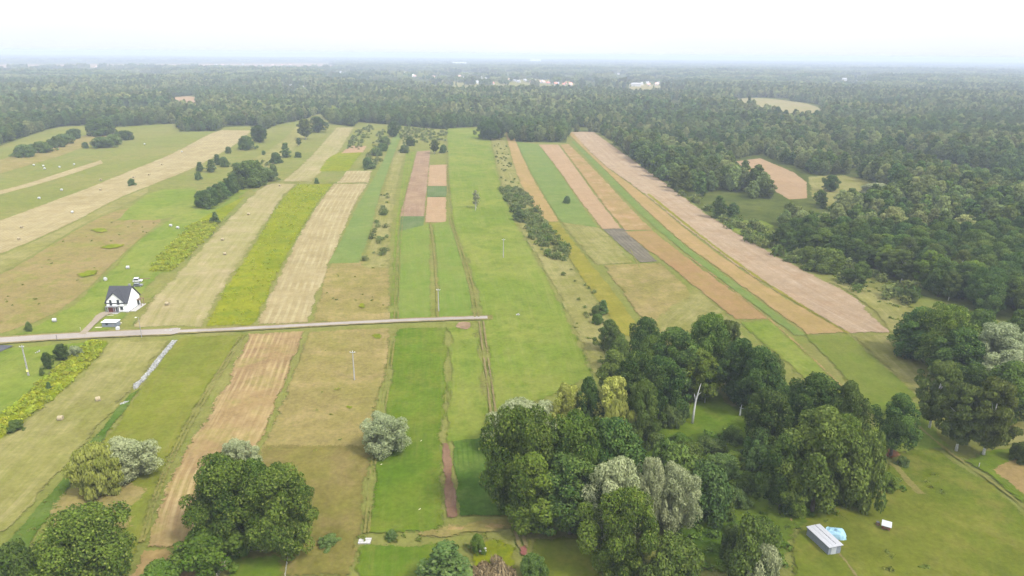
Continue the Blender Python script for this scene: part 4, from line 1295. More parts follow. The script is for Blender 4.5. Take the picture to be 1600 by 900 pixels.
cover('undergrowth', [[(1000, 690), (1060, 690), (1160, 660), (1235, 800), (1225, 905), (1090, 905), (1080, 800)], [(1160, 720), (1380, 720), (1420, 770), (1330, 812), (1200, 826)]], 0.07, C_DARKW, 0.5, 1.3, 'rank green undergrowth round the groves', 'undergrowth')
cover('pasture_weeds', [[(1330, 905), (1320, 868), (1350, 850), (1430, 870), (1460, 905)], [(1370, 740), (1480, 720), (1520, 770), (1420, 775)]], 0.05, C_WEED, 0.5, 1.1, 'rough weeds in the pasture by the shed', 'weeds')
cover('bank_weeds', [[(540, 842), (720, 832), (815, 828), (812, 900), (735, 870), (700, 850), (560, 852)], [(1230, 824), (1260, 812), (1350, 800), (1400, 790), (1330, 815), (1250, 840)]], 0.12, C_WEED, 0.4, 1.0, 'weeds along the overgrown bank', 'weeds')
cover('edge_scrub', [[(1085, 318), (1130, 352), (1180, 384), (1250, 420), (1340, 458), (1425, 482), (1440, 464), (1400, 440), (1290, 406), (1225, 388), (1200, 366), (1150, 346)], [(960, 226), (985, 247), (1040, 290), (1085, 322), (1095, 318), (1046, 286), (990, 244)]], 0.035, C_SCRUB, 0.9, 2.3, 'ragged scrub stepping down from the right-hand forest to the stubble', 'scrub')
cover('edge_weeds', [[(1180, 375), (1250, 420), (1340, 462), (1396, 520), (1450, 560), (1440, 490), (1360, 440), (1230, 395)], [(890, 500), (930, 585), (975, 585), (930, 500)]], 0.02, C_WEED, 0.5, 1.3, 'weeds and rank grass along the forest edge', 'weeds')
cover('pasture_tufts', [[(1230, 905), (1240, 812), (1340, 790), (1400, 725), (1440, 700), (1600, 830), (1600, 905)], [(830, 900), (830, 842), (915, 842), (940, 900)]], 0.10, C_WEED, 0.16, 0.34, 'short uneven grass tufts in the pasture', 'grass', 9000)
cover('near_tufts', [[(352, 850), (412, 692), (440, 622), (600, 622), (570, 850)], [(30, 890), (90, 800), (150, 705), (215, 612), (330, 612), (232, 850)], [(0, 840), (0, 700), (118, 597), (200, 615), (90, 745)]], 0.06, C_WEED, 0.14, 0.32, 'low grass tufts over the near meadows', 'grass', 8000)
cover('meadow_tufts', [[(0, 520), (60, 500), (160, 430), (250, 346), (180, 330), (0, 430)], [(480, 505), (512, 414), (610, 410), (612, 500)], [(352, 840), (412, 690), (480, 520), (612, 514), (570, 830)]], 0.006, C_WEED, 0.3, 0.75, 'scattered grass tufts in the dry meadows', 'grass')
cover('ditch_weeds', [[(0, 862), (40, 818), (105, 738), (165, 662), (202, 620), (222, 606), (195, 645), (150, 705), (90, 800), (30, 890)]], 0.12, C_WEED, 0.3, 0.7, 'dark rank grass along the ditch', 'grass')
# ================================================================== buildings and small things
WHITE = plain('white_render', (0.80, 0.80, 0.78, 1), 0.85, 0.03)
ROOFM = plain('graphite_roof', (0.036, 0.037, 0.044, 1), 0.6, 0.12, 2.0)
SLATE = plain('grey_trim', (0.2, 0.2, 0.21, 1), 0.7, 0.1)
GLASS = plain('dark_glass', (0.035, 0.042, 0.05, 1), 0.08, 0.1, spec=0.6)
FRAME = plain('anthracite_frame', (0.07, 0.07, 0.075, 1), 0.5, 0.1)
REDWOOD = plain('red_brown_wood', (0.20, 0.055, 0.04, 1), 0.6, 0.2)
TIMBER = plain('brown_timber', (0.16, 0.10, 0.06, 1), 0.8, 0.25)
PALEW = plain('pale_boards', (0.42, 0.38, 0.30, 1), 0.8, 0.12)
CONC = plain('pale_concrete', (0.31, 0.30, 0.28, 1), 0.9, 0.12)
STEEL = plain('galvanised_steel', (0.42, 0.45, 0.48, 1), 0.45, 0.08, metal=0.3)
WSHEET = plain('white_sheet', (0.35, 0.355, 0.37, 1), 0.5, 0.06)
GSHEET = plain('grey_wall_sheet', (0.17, 0.19, 0.215, 1), 0.55, 0.1)
BLUET = plain('pale_blue_tarp', (0.22, 0.36, 0.44, 1), 0.5, 0.12, 0.8)
STONE = plain('pale_stone', (0.24, 0.24, 0.225, 1), 0.9, 0.4, 1.2)
HAYB = plain('straw_bale', (0.27, 0.225, 0.135, 1), 0.95, 0.3, 6.0, bump=0.5)
WRAP = plain('white_wrap', (0.36, 0.365, 0.345, 1), 0.5, 0.06)
RUBBER = plain('tyre_rubber', (0.03, 0.03, 0.03, 1), 0.9)
SILVERP = plain('silver_paint', (0.16, 0.165, 0.175, 1), 0.35, 0.04, metal=0.4)
WHITEP = plain('white_paint', (0.6, 0.6, 0.6, 1), 0.35, 0.03)
CERAM = plain('white_insulator', (0.7, 0.7, 0.68, 1), 0.4)
YELLOWP = plain('yellow_sign_paint', (0.75, 0.68, 0.25, 1), 0.6)
TERRA = plain('red_tile_roof', (0.46, 0.20, 0.15, 1), 0.8, 0.15)
ROSE = plain('faded_red_roof', (0.55, 0.34, 0.28, 1), 0.8, 0.15)
GREYR = plain('grey_tile_roof', (0.30, 0.30, 0.31, 1), 0.8, 0.15)
FARW = plain('weathered_render', (0.42, 0.42, 0.41, 1), 0.85, 0.1)
CREAM = plain('cream_render', (0.74, 0.71, 0.63, 1), 0.85, 0.06)


# ---- the white house
def white_house():
    a = W(168.7, 488); b = W(201, 488)
    wd = b.x - a.x
    h = empty('white_house', (a.x, a.y, 0), math.atan2(b.y - a.y, b.x - a.x))
    tag(h, 'white two-storey house with a dark grey gabled roof beside the road', 'house')
    D, E, RG = 9.6, 4.1, 8.9
    # main body with its gable ends left and right
    MB().prism([(0, 0), (D, 0), (D, E), (D / 2, RG - 0.15), (0, E)], 'x', 0, wd).build('wall', WHITE, h)
    MB().box(-0.06, wd + 0.06, -0.06, D + 0.06, -0.2, 0.35).build('plinth', SLATE, h)
    ov = 0.45
    sl = (RG - E) / (D / 2)
    for s in (0, 1):
        y0, y1 = (-0.5, D / 2) if s == 0 else (D / 2, D + 0.5)
        z0_, z1_ = (E - 0.5 * sl, RG) if s == 0 else (RG, E - 0.5 * sl)
        MB().prism([(y0, z0_), (y1, z1_), (y1, z1_ + 0.22), (y0, z0_ + 0.22)], 'x', -ov, wd + ov).build('roof_slope', ROOFM, h)
    # front cross gable
    g0, g1 = 0.25, 6.6
    gm = (g0 + g1) / 2
    GE, GR = 4.6, 7.9
    MB().prism([(g0, 2.7), (g1, 2.7), (g1, GE), (gm, GR - 0.12), (g0, GE)], 'y', -0.35, 3.4).build('front_gable', WHITE, h)
    gs = (GR - GE) / (gm - g0)
    MB().prism([(g0 - 0.45, GE - 0.45 * gs), (gm, GR), (gm, GR + 0.22), (g0 - 0.45, GE - 0.45 * gs + 0.22)], 'y', -0.75, 4.0).build('roof_slope', ROOFM, h)
    MB().prism([(gm, GR), (g1 + 0.45, GE - 0.45 * gs), (g1 + 0.45, GE - 0.45 * gs + 0.22), (gm, GR + 0.22)], 'y', -0.75, 4.0).build('roof_slope', ROOFM, h)
    MB().box(6.6, 7.2, 5.2, 5.8, 7.4, 9.5).box(6.52, 7.28, 5.12, 5.88, 9.5, 9.62).build('chimney', SLATE, h)
    # canopy slab, garage door, front door
    MB().box(0.0, 4.7, -1.35, -0.02, 2.45, 2.72).build('canopy', SLATE, h)
    for x in (0.12, 3.0, 4.5):
        MB().box(x - 0.1, x + 0.1, -1.25, -1.05, 0, 2.448).build('canopy_post', SLATE, h)
    gd = MB().box(0.35, 2.85, -0.07, -0.005, 0.05, 2.3).build('garage_door', REDWOOD, h)
    for k in range(4):
        MB().box(0.4, 2.8, -0.1, -0.072, 0.12 + k * 0.55, 0.58 + k * 0.55).build('panel', REDWOOD, gd)
    dr = MB().box(3.25, 4.3, -0.06, -0.005, 0.05, 2.25).build('door', FRAME, h)
    MB().box(3.4, 3.8, -0.09, -0.062, 0.5, 2.1).build('pane', GLASS, dr)
    MB().box(0.0, 4.7, -2.2, -0.1, 0.0, 0.1).build('step', CONC, h)

    def window(x0, x1, z0_, z1_, y):
        f = MB().box(x0, x1, y - 0.05, y - 0.004, z0_, z1_).build('window', FRAME, h)
        MB().box(x0 + 0.07, (x0 + x1) / 2 - 0.04, y - 0.07, y - 0.052, z0_ + 0.07, z1_ - 0.07).build('pane', GLASS, f)
        MB().box((x0 + x1) / 2 + 0.04, x1 - 0.07, y - 0.07, y - 0.052, z0_ + 0.07, z1_ - 0.07).build('pane', GLASS, f)
        MB().box(x0 - 0.08, x1 + 0.08, y - 0.16, y - 0.003, z0_ - 0.1, z0_ - 0.004).build('sill', SLATE, f)
    window(1.4, 2.3, 3.0, 5.1, -0.35)
    window(4.2, 5.1, 3.3, 5.2, -0.35)
    window(4.95, 6.0, 1.1, 2.3, 0.0)
    # side terrace with a timber pergola at the rear of the right wall
    pg = MB()
    for y in (D - 2.6, D - 0.4):
        pg.box(wd + 1.5, wd + 1.65, y - 0.08, y + 0.08, 0, 2.5)
    pg.box(wd + 0.06, wd + 1.75, D - 2.75, D - 2.6, 2.5, 2.7).box(wd + 0.06, wd + 1.75, D - 0.4, D - 0.25, 2.5, 2.7)
    for k in range(6): pg.box(wd + 0.1 + k * 0.3, wd + 0.2 + k * 0.3, D - 2.8, D - 0.2, 2.702, 2.8)
    pg.build('pergola', TIMBER, h)
    MB().box(wd + 0.003, wd + 0.06, D - 2.4, D - 0.7, 0.2, 2.3).build('terrace_door', GLASS, h)
    MB().box(wd, wd + 2.2, 1.0, D, 0.0, 0.14).build('terrace', CONC, h)
    return h


white_house()


# ---- site cabin in front of the house, block, boards
def cabin():
    a = W(160, 511.5); b = W(183, 511.5)
    L = b.x - a.x
    c = empty('site_cabin', (a.x, a.y, 0))
    tag(c, 'long grey cabin with a flat white roof between the house and the road', 'cabin')
    MB().box(0, L, 0, 2.6, 0.15, 1.9).build('wall', GSHEET, c)
    for k in range(4):
        MB().box(-0.15 + k * (L + .3) / 4, -0.15 + (k + 1) * (L + .3) / 4 - 0.03, -0.25, 2.85, 1.903, 2.05).build('roof_panel', WHITEP, c)
    d = MB().box(L * 0.68, L * 0.82, -0.05, -0.004, 0.2, 1.85).build('door', SLATE, c)
    MB().box(L * 0.695, L * 0.71, -0.09, -0.052, 0.95, 1.05).build('handle', FRAME, d)
    w_ = MB().box(L * 0.25, L * 0.42, -0.05, -0.004, 0.9, 1.6).build('window', FRAME, c)
    MB().box(L * 0.26, L * 0.41, -0.07, -0.052, 0.97, 1.53).build('pane', GLASS, w_)
    for x in (0.2, L - 0.4): MB().box(x, x + 0.2, 0.3, 2.3, 0, 0.148).build('skid', FRAME, c)


cabin()
p = W(184.5, 515.5)
t_ = empty('water_tank', (p.x, p.y, 0), 0.1)
tag(t_, 'white caged water tank cube right of the grey cabin', 'tank')
MB().box(-0.5, 0.5, -0.45, 0.45, 0.14, 1.1).tube([(0, 0, 1.1), (0, 0, 1.18)], [0.16, 0.16], 8).build('tank', WHITEP, t_)
MB().box(-0.55, 0.55, -0.5, 0.5, 0, 0.137).build('pallet', TIMBER, t_)
m = MB()
for x in (-0.52, 0, 0.52):
    for y in (-0.47, 0.47): m.tube([(x, y, 0.13), (x, y, 1.14)], [0.015, 0.015], 4)
for z in (0.4, 0.75, 1.1):
    for y in (-0.47, 0.47): m.tube([(-0.52, y, z), (0.52, y, z)], [0.015, 0.015], 4)
m.build('cage', STEEL, t_)


def boards(px, py, L, rz, label, n=3):
    p = W(px, py)
    e = empty('board_stack', (p.x, p.y, 0), rz)
    tag(e, label, 'boards')
    for k in range(n):
        for z in range(2):
            MB().box(-L / 2 + 0.1 * z, L / 2 - 0.05 * k, k * 0.22 - 0.3, k * 0.22 - 0.1, 0.05 + z * 0.07, 0.115 + z * 0.07).build('board', PALEW, e)
    for x in (-L * 0.3, L * 0.3): MB().box(x - 0.05, x + 0.05, -0.35, 0.4, 0, 0.048).build('batten', TIMBER, e)


boards(187, 505, 1.6, 0.05, 'pale boards lying at the right end of the grey cabin')
boards(154, 512, 2.4, 0.1, 'pale boards lying between the driveway and the grey cabin')
boards(172, 493, 2.6, 0.15, 'pale boards lying before the red garage door', 2)


# ---- vehicles behind the house
def car(px, py, rz, paint, label, L=4.3, Hh=1.5):
    p = W(px, py)
    c = empty('car', (p.x, p.y, 0), rz)
    tag(c, label, 'car', 'vehicles behind the white house')
    Wd = 1.75
    prof = [(-L / 2, 0.35), (L / 2, 0.35), (L / 2, 0.78), (L * 0.24, 0.95), (L * 0.1, Hh), (-L * 0.36, Hh), (-L * 0.48, 0.95), (-L / 2, 0.8)]
    o = MB().prism(prof, 'y', -Wd / 2, Wd / 2).build('body', paint, c)
    bv = o.modifiers.new('bevel', 'BEVEL'); bv.width = 0.08; bv.segments = 2
    MB().prism([(L * 0.235, 0.99), (L * 0.115, Hh - 0.06), (L * 0.125, Hh - 0.04), (L * 0.25, 1.0)], 'y', -Wd * 0.4, Wd * 0.4).build('windscreen', GLASS, c)
    MB().prism([(-L * 0.475, 1.0), (-L * 0.365, Hh - 0.05), (-L * 0.38, Hh - 0.03), (-L * 0.49, 1.0)], 'y', -Wd * 0.4, Wd * 0.4).build('rear_window', GLASS, c)
    for s in (-1, 1):
        ys = sorted((s * Wd / 2, s * (Wd / 2 + 0.012)))
        MB().prism([(L * 0.2, 0.98), (L * 0.09, Hh - 0.1), (-L * 0.34, Hh - 0.1), (-L * 0.42, 0.98)], 'y', ys[0], ys[1]).build('side_window', GLASS, c)
        for x in (-L * 0.31, L * 0.31):
            w_ = MB().tube([(x, s * (Wd / 2 - 0.18), 0.33), (x, s * (Wd / 2 + 0.02), 0.33)], [0.33, 0.33], 14).build('wheel', RUBBER, c)
            MB().tube([(x, s * (Wd / 2 + 0.015), 0.33), (x, s * (Wd / 2 + 0.035), 0.33)], [0.19, 0.17], 10).build('rim', STEEL, w_)
        MB().box(L / 2 - 0.02, L / 2 + 0.02, s * 0.55 - 0.15, s * 0.55 + 0.15, 0.62, 0.76).build('headlight', CERAM, c)
        MB().box(-L / 2 - 0.02, -L / 2 + 0.02, s * 0.62 - 0.12, s * 0.62 + 0.12, 0.65, 0.85).build('tail_light', REDWOOD, c)


car(216, 447.5, R(12), SILVERP, 'silver car parked nearer the white house, behind its gable', 3.6)
car(215.5, 440.5, R(14), WHITEP, 'white van-like car parked behind the silver car', 3.6, 1.9)
p = W(226, 436)
l_ = MB().tube([(-2.4, 0, 0.2), (0, 0.05, 0.2), (2.4, 0, 0.18)], [0.17, 0.16, 0.13], 8).build('felled_log', TIMBER)
l_.location = (p.x, p.y, 0); l_.rotation_euler = (0, 0, 0.15)
tag(l_, 'dark felled log lying right of the parked cars', 'log')


# ---- bales
def bale_mesh(name, mat, r, L):
    m = MB()
    prof = [(-L / 2 + 0.06, 0.0), (-L / 2 + 0.04, r * 0.5), (-L / 2, r * 0.86), (-L / 2 + 0.1, r * 0.98), (-L * 0.2, r * 1.02), (0, r * 0.99), (L * 0.2, r * 1.02), (L / 2 - 0.1, r * 0.98), (L / 2, r * 0.86), (L / 2 - 0.04, r * 0.5), (L / 2 - 0.06, 0.0)]
    n = 16
    V, F = [], []
    for x, q in prof:
        for k in range(n):
            a = 2 * math.pi * k / n
            V.append((x, q * math.cos(a), r * 0.97 + max(-r * 0.93, q * math.sin(a))))
    for i in range(len(prof) - 1):
        for k in range(n):
            F.append((i * n + k, i * n + (k + 1) % n, (i + 1) * n + (k + 1) % n, (i + 1) * n + k))
    return m.add(V, F).mesh(name, mat, True)


B_HAY, B_WRAP = bale_mesh('hay_bale', HAYB, 0.72, 1.3), bale_mesh('wrapped_bale', WRAP, 0.74, 1.35)
for px, py, kind, label in [
        (153.5, 627, 0, 'hay bale nearest the white stone strip'), (95, 657, 0, 'hay bale nearest the left corner, below the goldenrod'),
        (261.5, 477, 0, 'hay bale right of the white house'), (113, 333, 1, 'pale bale in the left hay strip, before the rough meadow'),
        (34, 356.5, 0, 'hay bale upper of two at the left edge of the hay strip'), (30, 375, 0, 'hay bale lower of two at the left edge of the hay strip'),
        (348, 376, 0, 'upper hay bale of the close pair in the middle hay strip'), (351.5, 398.5, 0, 'lower hay bale of the close pair in the middle hay strip'),
        (388.5, 336, 0, 'hay bale in the middle hay strip level with the lone goldenrod tree'), (437, 291, 0, 'hay bale at the far end of the middle hay strip'),
        (200, 420, 1, 'white wrapped bale upper left of the white house'), (165, 438.5, 1, 'white wrapped bale just left of the white house roof'),
        (267, 354, 1, 'left white bale of the pair in the bright meadow'), (278, 357.5, 1, 'right white bale of the pair in the bright meadow'),
        (96.5, 298, 1, 'white bale at the right end of the weedy line in the far meadow'), (61.5, 311, 1, 'white bale at the left end of the weedy line in the far meadow'),
        (157, 297.5, 0, 'hay bale in the far hay strip left of the dot bush'), (158, 282, 0, 'hay bale above the far hay strip'),
        (85.5, 503, 1, 'small white bale beside the road left of the driveway'), (53, 259, 1, 'leftmost pale bale of the far left meadow'),
        (68, 260.5, 1, 'second pale bale of the far left meadow'), (70, 264.5, 1, 'lower pale bale of the far left meadow'), (93, 262, 1, 'third pale bale of the far left meadow'),
        (116, 258, 1, 'rightmost pale bale of the far left meadow'), (209, 278, 0, 'hay bale just above the dot bush on the cross track'), (233, 274, 0, 'hay bale right of the dot bush'),
        (253, 258, 0, 'hay bale in the far hay strip below the forest'), (284, 238, 1, 'pale bale at the upper edge of the far hay strip'), (226, 226, 1, 'pale bale in the green meadow near the left forest')]:
    p = W(px, py)
    o = link(bpy.data.objects.new('wrapped_bale' if kind else 'hay_bale', B_WRAP if kind else B_HAY))
    o.location = (p.x, p.y, 0.02); o.rotation_euler = (0, 0, rnd.uniform(-0.9, 0.9))
    tag(o, label, 'bale', 'white bales in the meadows' if kind else 'hay bales in the meadows')


# ---- poles
def pole(px, py, topy, label, arm=True, mat=CONC, r=0.17):
    p = W(px, py); h = height_for(px, py, topy)
    e = empty('utility_pole', (p.x, p.y, 0), 0.05)
    tag(e, label, 'pole', 'concrete utility poles')
    MB().tube([(0, 0, -0.3), (0, 0, h * 0.5), (0, 0, h)], [r * 1.35, r * 1.05, r * 0.75], 8).build('shaft', mat, e)
    if arm:
        MB().box(-0.8, 0.8, -r * 0.7 - 0.11, -r * 0.7 - 0.01, h - 0.55, h - 0.43).build('crossarm', STEEL, e)
        for x in (-0.7, 0, 0.7):
            MB().tube([(x, -r * 0.7 - 0.06, h - 0.43), (x, -r * 0.7 - 0.06, h - 0.3), (x, -r * 0.7 - 0.06, h - 0.16)], [0.04, 0.09, 0.05], 7).build('insulator', CERAM, e)
    return h


pole(554, 595, 548, 'tall pale utility pole alone in the dry olive meadow')
pole(685.5, 487, 451, 'pale utility pole just above the road in the lawn strip')
pole(786.5, 403, 373, 'pale utility pole standing in the bright green strip')
pole(743, 329, 316, 'short pale post at the foot of the thin airy tree', False, r=0.14)
p = W(45, 588); h = height_for(45, 588, 539)
e = empty('ladder_pole', (p.x, p.y, 0), 0.0)
tag(e, 'white concrete pole with ladder-like openings at the left edge below the road', 'pole')
for s in (-1, 1):
    MB().prism([(s * 0.24, -0.3), (s * 0.24 - s * 0.13, -0.3), (s * 0.11 - s * 0.06, h), (s * 0.11, h)], 'y', -0.12, 0.12).build('leg', CONC, e)
n = 11
for k in range(n):
    z = 0.5 + (h - 1.0) * k / (n - 1); hw = 0.24 - 0.13 * z / h - 0.08
    MB().box(-hw, hw, -0.1, 0.1, z - 0.24, z + 0.24).build('web', CONC, e)
MB().box(-0.75, 0.75, -0.24, -0.122, h - 0.6, h - 0.46).build('crossarm', STEEL, e)
for x in (-0.65, 0.65): MB().tube([(x, -0.18, h - 0.46), (x, -0.18, h - 0.2)], [0.07, 0.05], 7).build('insulator', CERAM, e)
MB().box(-0.3, 0.3, -0.2, -0.122, 1.6, 2.3).build('sign_plate', YELLOWP, e)
# street lamp by the road and short marker posts
p = W(221.5, 527); h = height_for(221.5, 527, 496)
e = empty('street_lamp', (p.x, p.y, 0), 0.0)
tag(e, 'slender street lamp with a white head across the road from the white stone strip', 'street lamp')
MB().tube([(0, 0, 0), (0, 0, h * 0.55), (0, 0, h)], [0.11, 0.08, 0.055], 8).build('pole', SLATE, e)
MB().tube([(0, 0, h - 0.05), (-0.2, -0.2, h + 0.12), (-0.55, -0.5, h + 0.2)], [0.05, 0.045, 0.04], 6).build('arm', SLATE, e)
MB().prism([(-0.95, 0.1), (-0.45, 0.1), (-0.4, 0.22), (-0.6, 0.32), (-0.9, 0.26)], 'y', -0.68, -0.4).build('lamp_head', CERAM, e).location = (0, 0, h)
for px, py, ty, lb in [(89.5, 532, 523, 'thin dark post in the grass verge left of the driveway'), (126.5, 518, 511, 'short pale post at the mouth of the driveway')]:
    p = W(px, py); h = height_for(px, py, ty)
    e = empty('marker_post', (p.x, p.y, 0))
    tag(e, lb, 'post')
    mt = FRAME if ty == 523 else PALEW
    MB().tube([(0, 0, -0.1), (0, 0, h - 0.12)], [0.08, 0.07], 6).build('post', mt, e)
    MB().tube([(0, 0, h - 0.12), (0, 0, h)], [0.11, 0.03], 6).build('cap', mt, e)


# ---- dead trees
def dead_tree(px, py, topy, label, fork, r=0.3, name='dead_tree'):
    p = W(px, py); h = height_for(px, py, topy)
    e = empty(name, (p.x, p.y, 0))
    tag(e, label, 'tree')
    MB().tube([(0, 0, -0.2), (0.1, 0, h * 0.3), (0.35 * fork, 0, h * 0.58), (0.8 * fork, 0, h * 0.8), (1.3 * fork, 0, h)], [r, r * 0.8, r * 0.62, r * 0.36, r * 0.08], 8).build('trunk', DEADW, e, True)
    MB().tube([(0.3 * fork, 0, h * 0.54), (0.1, 0.2, h * 0.66), (-0.15, 0.3, h * 0.74)], [r * 0.4, r * 0.25, r * 0.08], 6).build('limb', DEADW, e, True)
    MB().tube([(0.5 * fork, 0, h * 0.66), (1.0, -0.3, h * 0.76), (1.4, -0.5, h * 0.8)], [r * 0.3, r * 0.18, r * 0.05], 6).build('limb', DEADW, e, True)


dead_tree(1081.5, 663, 599, 'tall bleached dead trunk with a forked top in the glade', 1.0, 0.36)
dead_tree(1155.5, 651, 632, 'short white dead stem at the right end of the glade', 0.2, 0.3)
dead_tree(1170.5, 632, 605, 'thin white dead stem before the dark trees right of the glade', 0.1, 0.2)
pole(1101, 631, 616, 'thin pale post left in the glade behind the dead trunk', False, r=0.12)


# ---- shed, tarp heap and shelter in the pasture
def shed():
    A, B, F = W(1293, 869), W(1312, 866.5), W(1259.5, 837.5)
    ux = (B - A); wd = ux.length; rz = math.atan2(ux.y, ux.x)
    L = (F - A).length
    c = empty('metal_shed', (A.x, A.y, 0), rz)
    tag(c, 'long grey sheet-metal shed with a white ribbed roof in the pasture', 'shed')
    dv = (F - A); ca, sa = math.cos(-rz), math.sin(-rz)
    dx, dy = dv.x * ca - dv.y * sa, dv.x * sa + dv.y * ca
    sk = dx / dy                              # the plan is a slight parallelogram

    def at(x, y, z): return (x + sk * y, y, z)

    def slab(x0, x1, y0, y1, za0, za1, zb0, zb1):   # low side z at x0, high side at x1
        return MB().add([at(x0, y0, za0), at(x1, y0, zb0), at(x1, y1, zb0), at(x0, y1, za0), at(x0, y0, za1), at(x1, y0, zb1), at(x1, y1, zb1), at(x0, y1, za1)],
                        [(0, 3, 2, 1), (4, 5, 6, 7), (0, 1, 5, 4), (1, 2, 6, 5), (2, 3, 7, 6), (3, 0, 4, 7)])
    Hh = 2.15
    slab(0, wd, 0, dy, -0.1, Hh, -0.1, Hh + 0.25).build('wall', GSHEET, c)
    n = int(dy / 0.55)
    for k in range(n):                        # ribs of the long wall
        y = 0.1 + k * (dy - 0.2) / (n - 1)
        slab(-0.04, -0.002, y - 0.06, y + 0.06, 0.05, Hh - 0.03, 0.05, Hh - 0.03).build('wall_rib', GSHEET, c)
    slab(0.6, 1.7, -0.05, -0.003, 0.1, 1.95, 0.1, 1.95).build('door', STEEL, c)
    np_ = 3
    for k in range(np_):
        x0 = -0.15 + k * (wd + 0.35) / np_; x1 = -0.15 + (k + 1) * (wd + 0.35) / np_ - (0.05 if k < np_ - 1 else 0)
        zz = Hh + 0.25 * x0 / wd + 0.012; z2 = Hh + 0.25 * x1 / wd + 0.012
        r_ = slab(x0, x1, -0.3, dy + 0.2, zz, zz + 0.08 + 0.02 * (k % 2), z2, z2 + 0.08 + 0.02 * (k % 2)).build('roof_panel', WSHEET, c)
        for q in range(3):
            xa = x0 + (x1 - x0) * (0.18 + 0.3 * q); za = Hh + 0.25 * xa / wd + 0.09 + 0.02 * (k % 2)
            slab(xa, xa + 0.07, -0.3, dy + 0.2, za, za + 0.05, za, za + 0.05).build('rib', WSHEET, r_)
    for k in range(5):
        y = 0.4 + k * dy / 5.2
        slab(wd * 0.62, wd * 0.62 + 0.1, y, y + 1.1, Hh + 0.25, Hh + 0.33, Hh + 0.25, Hh + 0.33).build('roof_batten', FRAME, c)


shed()


def tarp():
    c0 = W(1304, 838)
    o = MB()
    rg = np.random.default_rng(3)
    n, k = 22, 8
    V, F = [], []
    for j in range(k):
        t = j / (k - 1)
        for i in range(n):
            a = 2 * math.pi * i / n
            sq = 1.0 / max(abs(math.cos(a)), abs(math.sin(a))) ** 0.75
            r = (1 - t) ** 0.6
            z = [0.05, 0.8, 1.25, 1.4, 1.5, 1.58, 1.62, 1.62][j] * (1 + 0.05 * math.sin(5 * a + j)) + rg.uniform(-0.05, 0.05)
            fold = 1 + (0.07 * math.sin(9 * a) if j < 2 else 0.02 * math.sin(7 * a + j))
            V.append((2.2 * r * sq * math.cos(a) * fold, 1.5 * r * sq * math.sin(a) * fold, max(0.02, z + 0.25 * math.cos(a) * (1 if j > 2 else 0.3))))
    for j in range(k - 1):
        for i in range(n): F.append((j * n + i, j * n + (i + 1) % n, (j + 1) * n + (i + 1) % n, (j + 1) * n + i))
    F.append(tuple(range((k - 1) * n, k * n)))
    e = empty('tarp_heap', (c0.x, c0.y, 0), -0.35)
    tag(e, 'pale blue tarpaulin draped over a heap beside the metal shed', 'tarpaulin')
    MB().add(V, F).build('tarpaulin', BLUET, e)
    for x, y in ((-1.6, -1.4), (1.5, -1.3), (2.2, 0.3), (-1.8, 1.2)):
        MB().tube([(x, y, 0.0), (x + 0.02, y, 0.55)], [0.09, 0.05], 7).build('weight', STEEL, e)


tarp()
p = W(1383.5, 829)
e = empty('well_shelter', (p.x, p.y, 0), -0.5)
tag(e, 'small shelter with a white sloping roof and reddish walls in the pasture', 'shelter')
MB().box(-0.75, 0.75, -0.55, 0.55, 0.7, 1.5).build('wall', REDWOOD, e)
MB().prism([(-0.8, 1.45), (0.8, 1.85), (0.8, 1.93), (-0.8, 1.53)], 'x', -0.95, 0.95).build('roof', WSHEET, e)
for x in (-0.68, 0.68):
    for y in (-0.48, 0.48): MB().box(x - 0.06, x + 0.06, y - 0.06, y + 0.06, 0, 0.698).build('leg', TIMBER, e)
MB().box(-0.5, 0.5, -0.59, -0.552, 0.85, 1.35).build('door', TIMBER, e)
p = W(1371, 822)
e = empty('rain_barrel', (p.x, p.y, 0))
tag(e, 'dark barrel left of the small white-roofed shelter', 'barrel')
MB().tube([(0, 0, 0), (0, 0, 0.3), (0, 0, 0.7), (0, 0, 1.0)], [0.36, 0.42, 0.42, 0.36], 12).build('barrel', TIMBER, e)
MB().tube([(0, 0, 1.002), (0, 0, 1.05)], [0.38, 0.36], 12).build('lid', FRAME, e)

# ---- stones and slabs
rg = np.random.default_rng(21)


def stone_heap(name, pts, wid, n, label, s0=0.3, s1=0.75):
    P, ln = resample(wp(*np.asarray(pts, float).T), 60)
    m = MB()
    for k in range(n):
        q = P[rg.integers(0, 60)] + rg.uniform(-wid, wid, 2)
        s = rg.uniform(s0, s1); a = rg.uniform(0, 3.14); hh = rg.uniform(0.12, 0.42)
        c_, s_ = math.cos(a), math.sin(a); t_ = rg.uniform(-0.12, 0.12, 4)
        cs = [(-s, -s * 0.7), (s, -s * 0.6), (s * 0.9, s * 0.7), (-s * 0.8, s * 0.6)]
        cs = [(x * (1 + t_[i]) * 0.5, y * 0.5) for i, (x, y) in enumerate(cs)]
        cs = [(q[0] + x * c_ - y * s_, q[1] + x * s_ + y * c_) for x, y in cs]
        m.add([(x, y, 0.0) for x, y in cs] + [(x, y, hh + t_[i]) for i, (x, y) in enumerate(cs)], [(0, 3, 2, 1), (4, 5, 6, 7), (0, 1, 5, 4), (1, 2, 6, 5), (2, 3, 7, 6), (3, 0, 4, 7)])
    o = m.build(name, STONE)
    tag(o, label, 'stones', None, 'stuff')


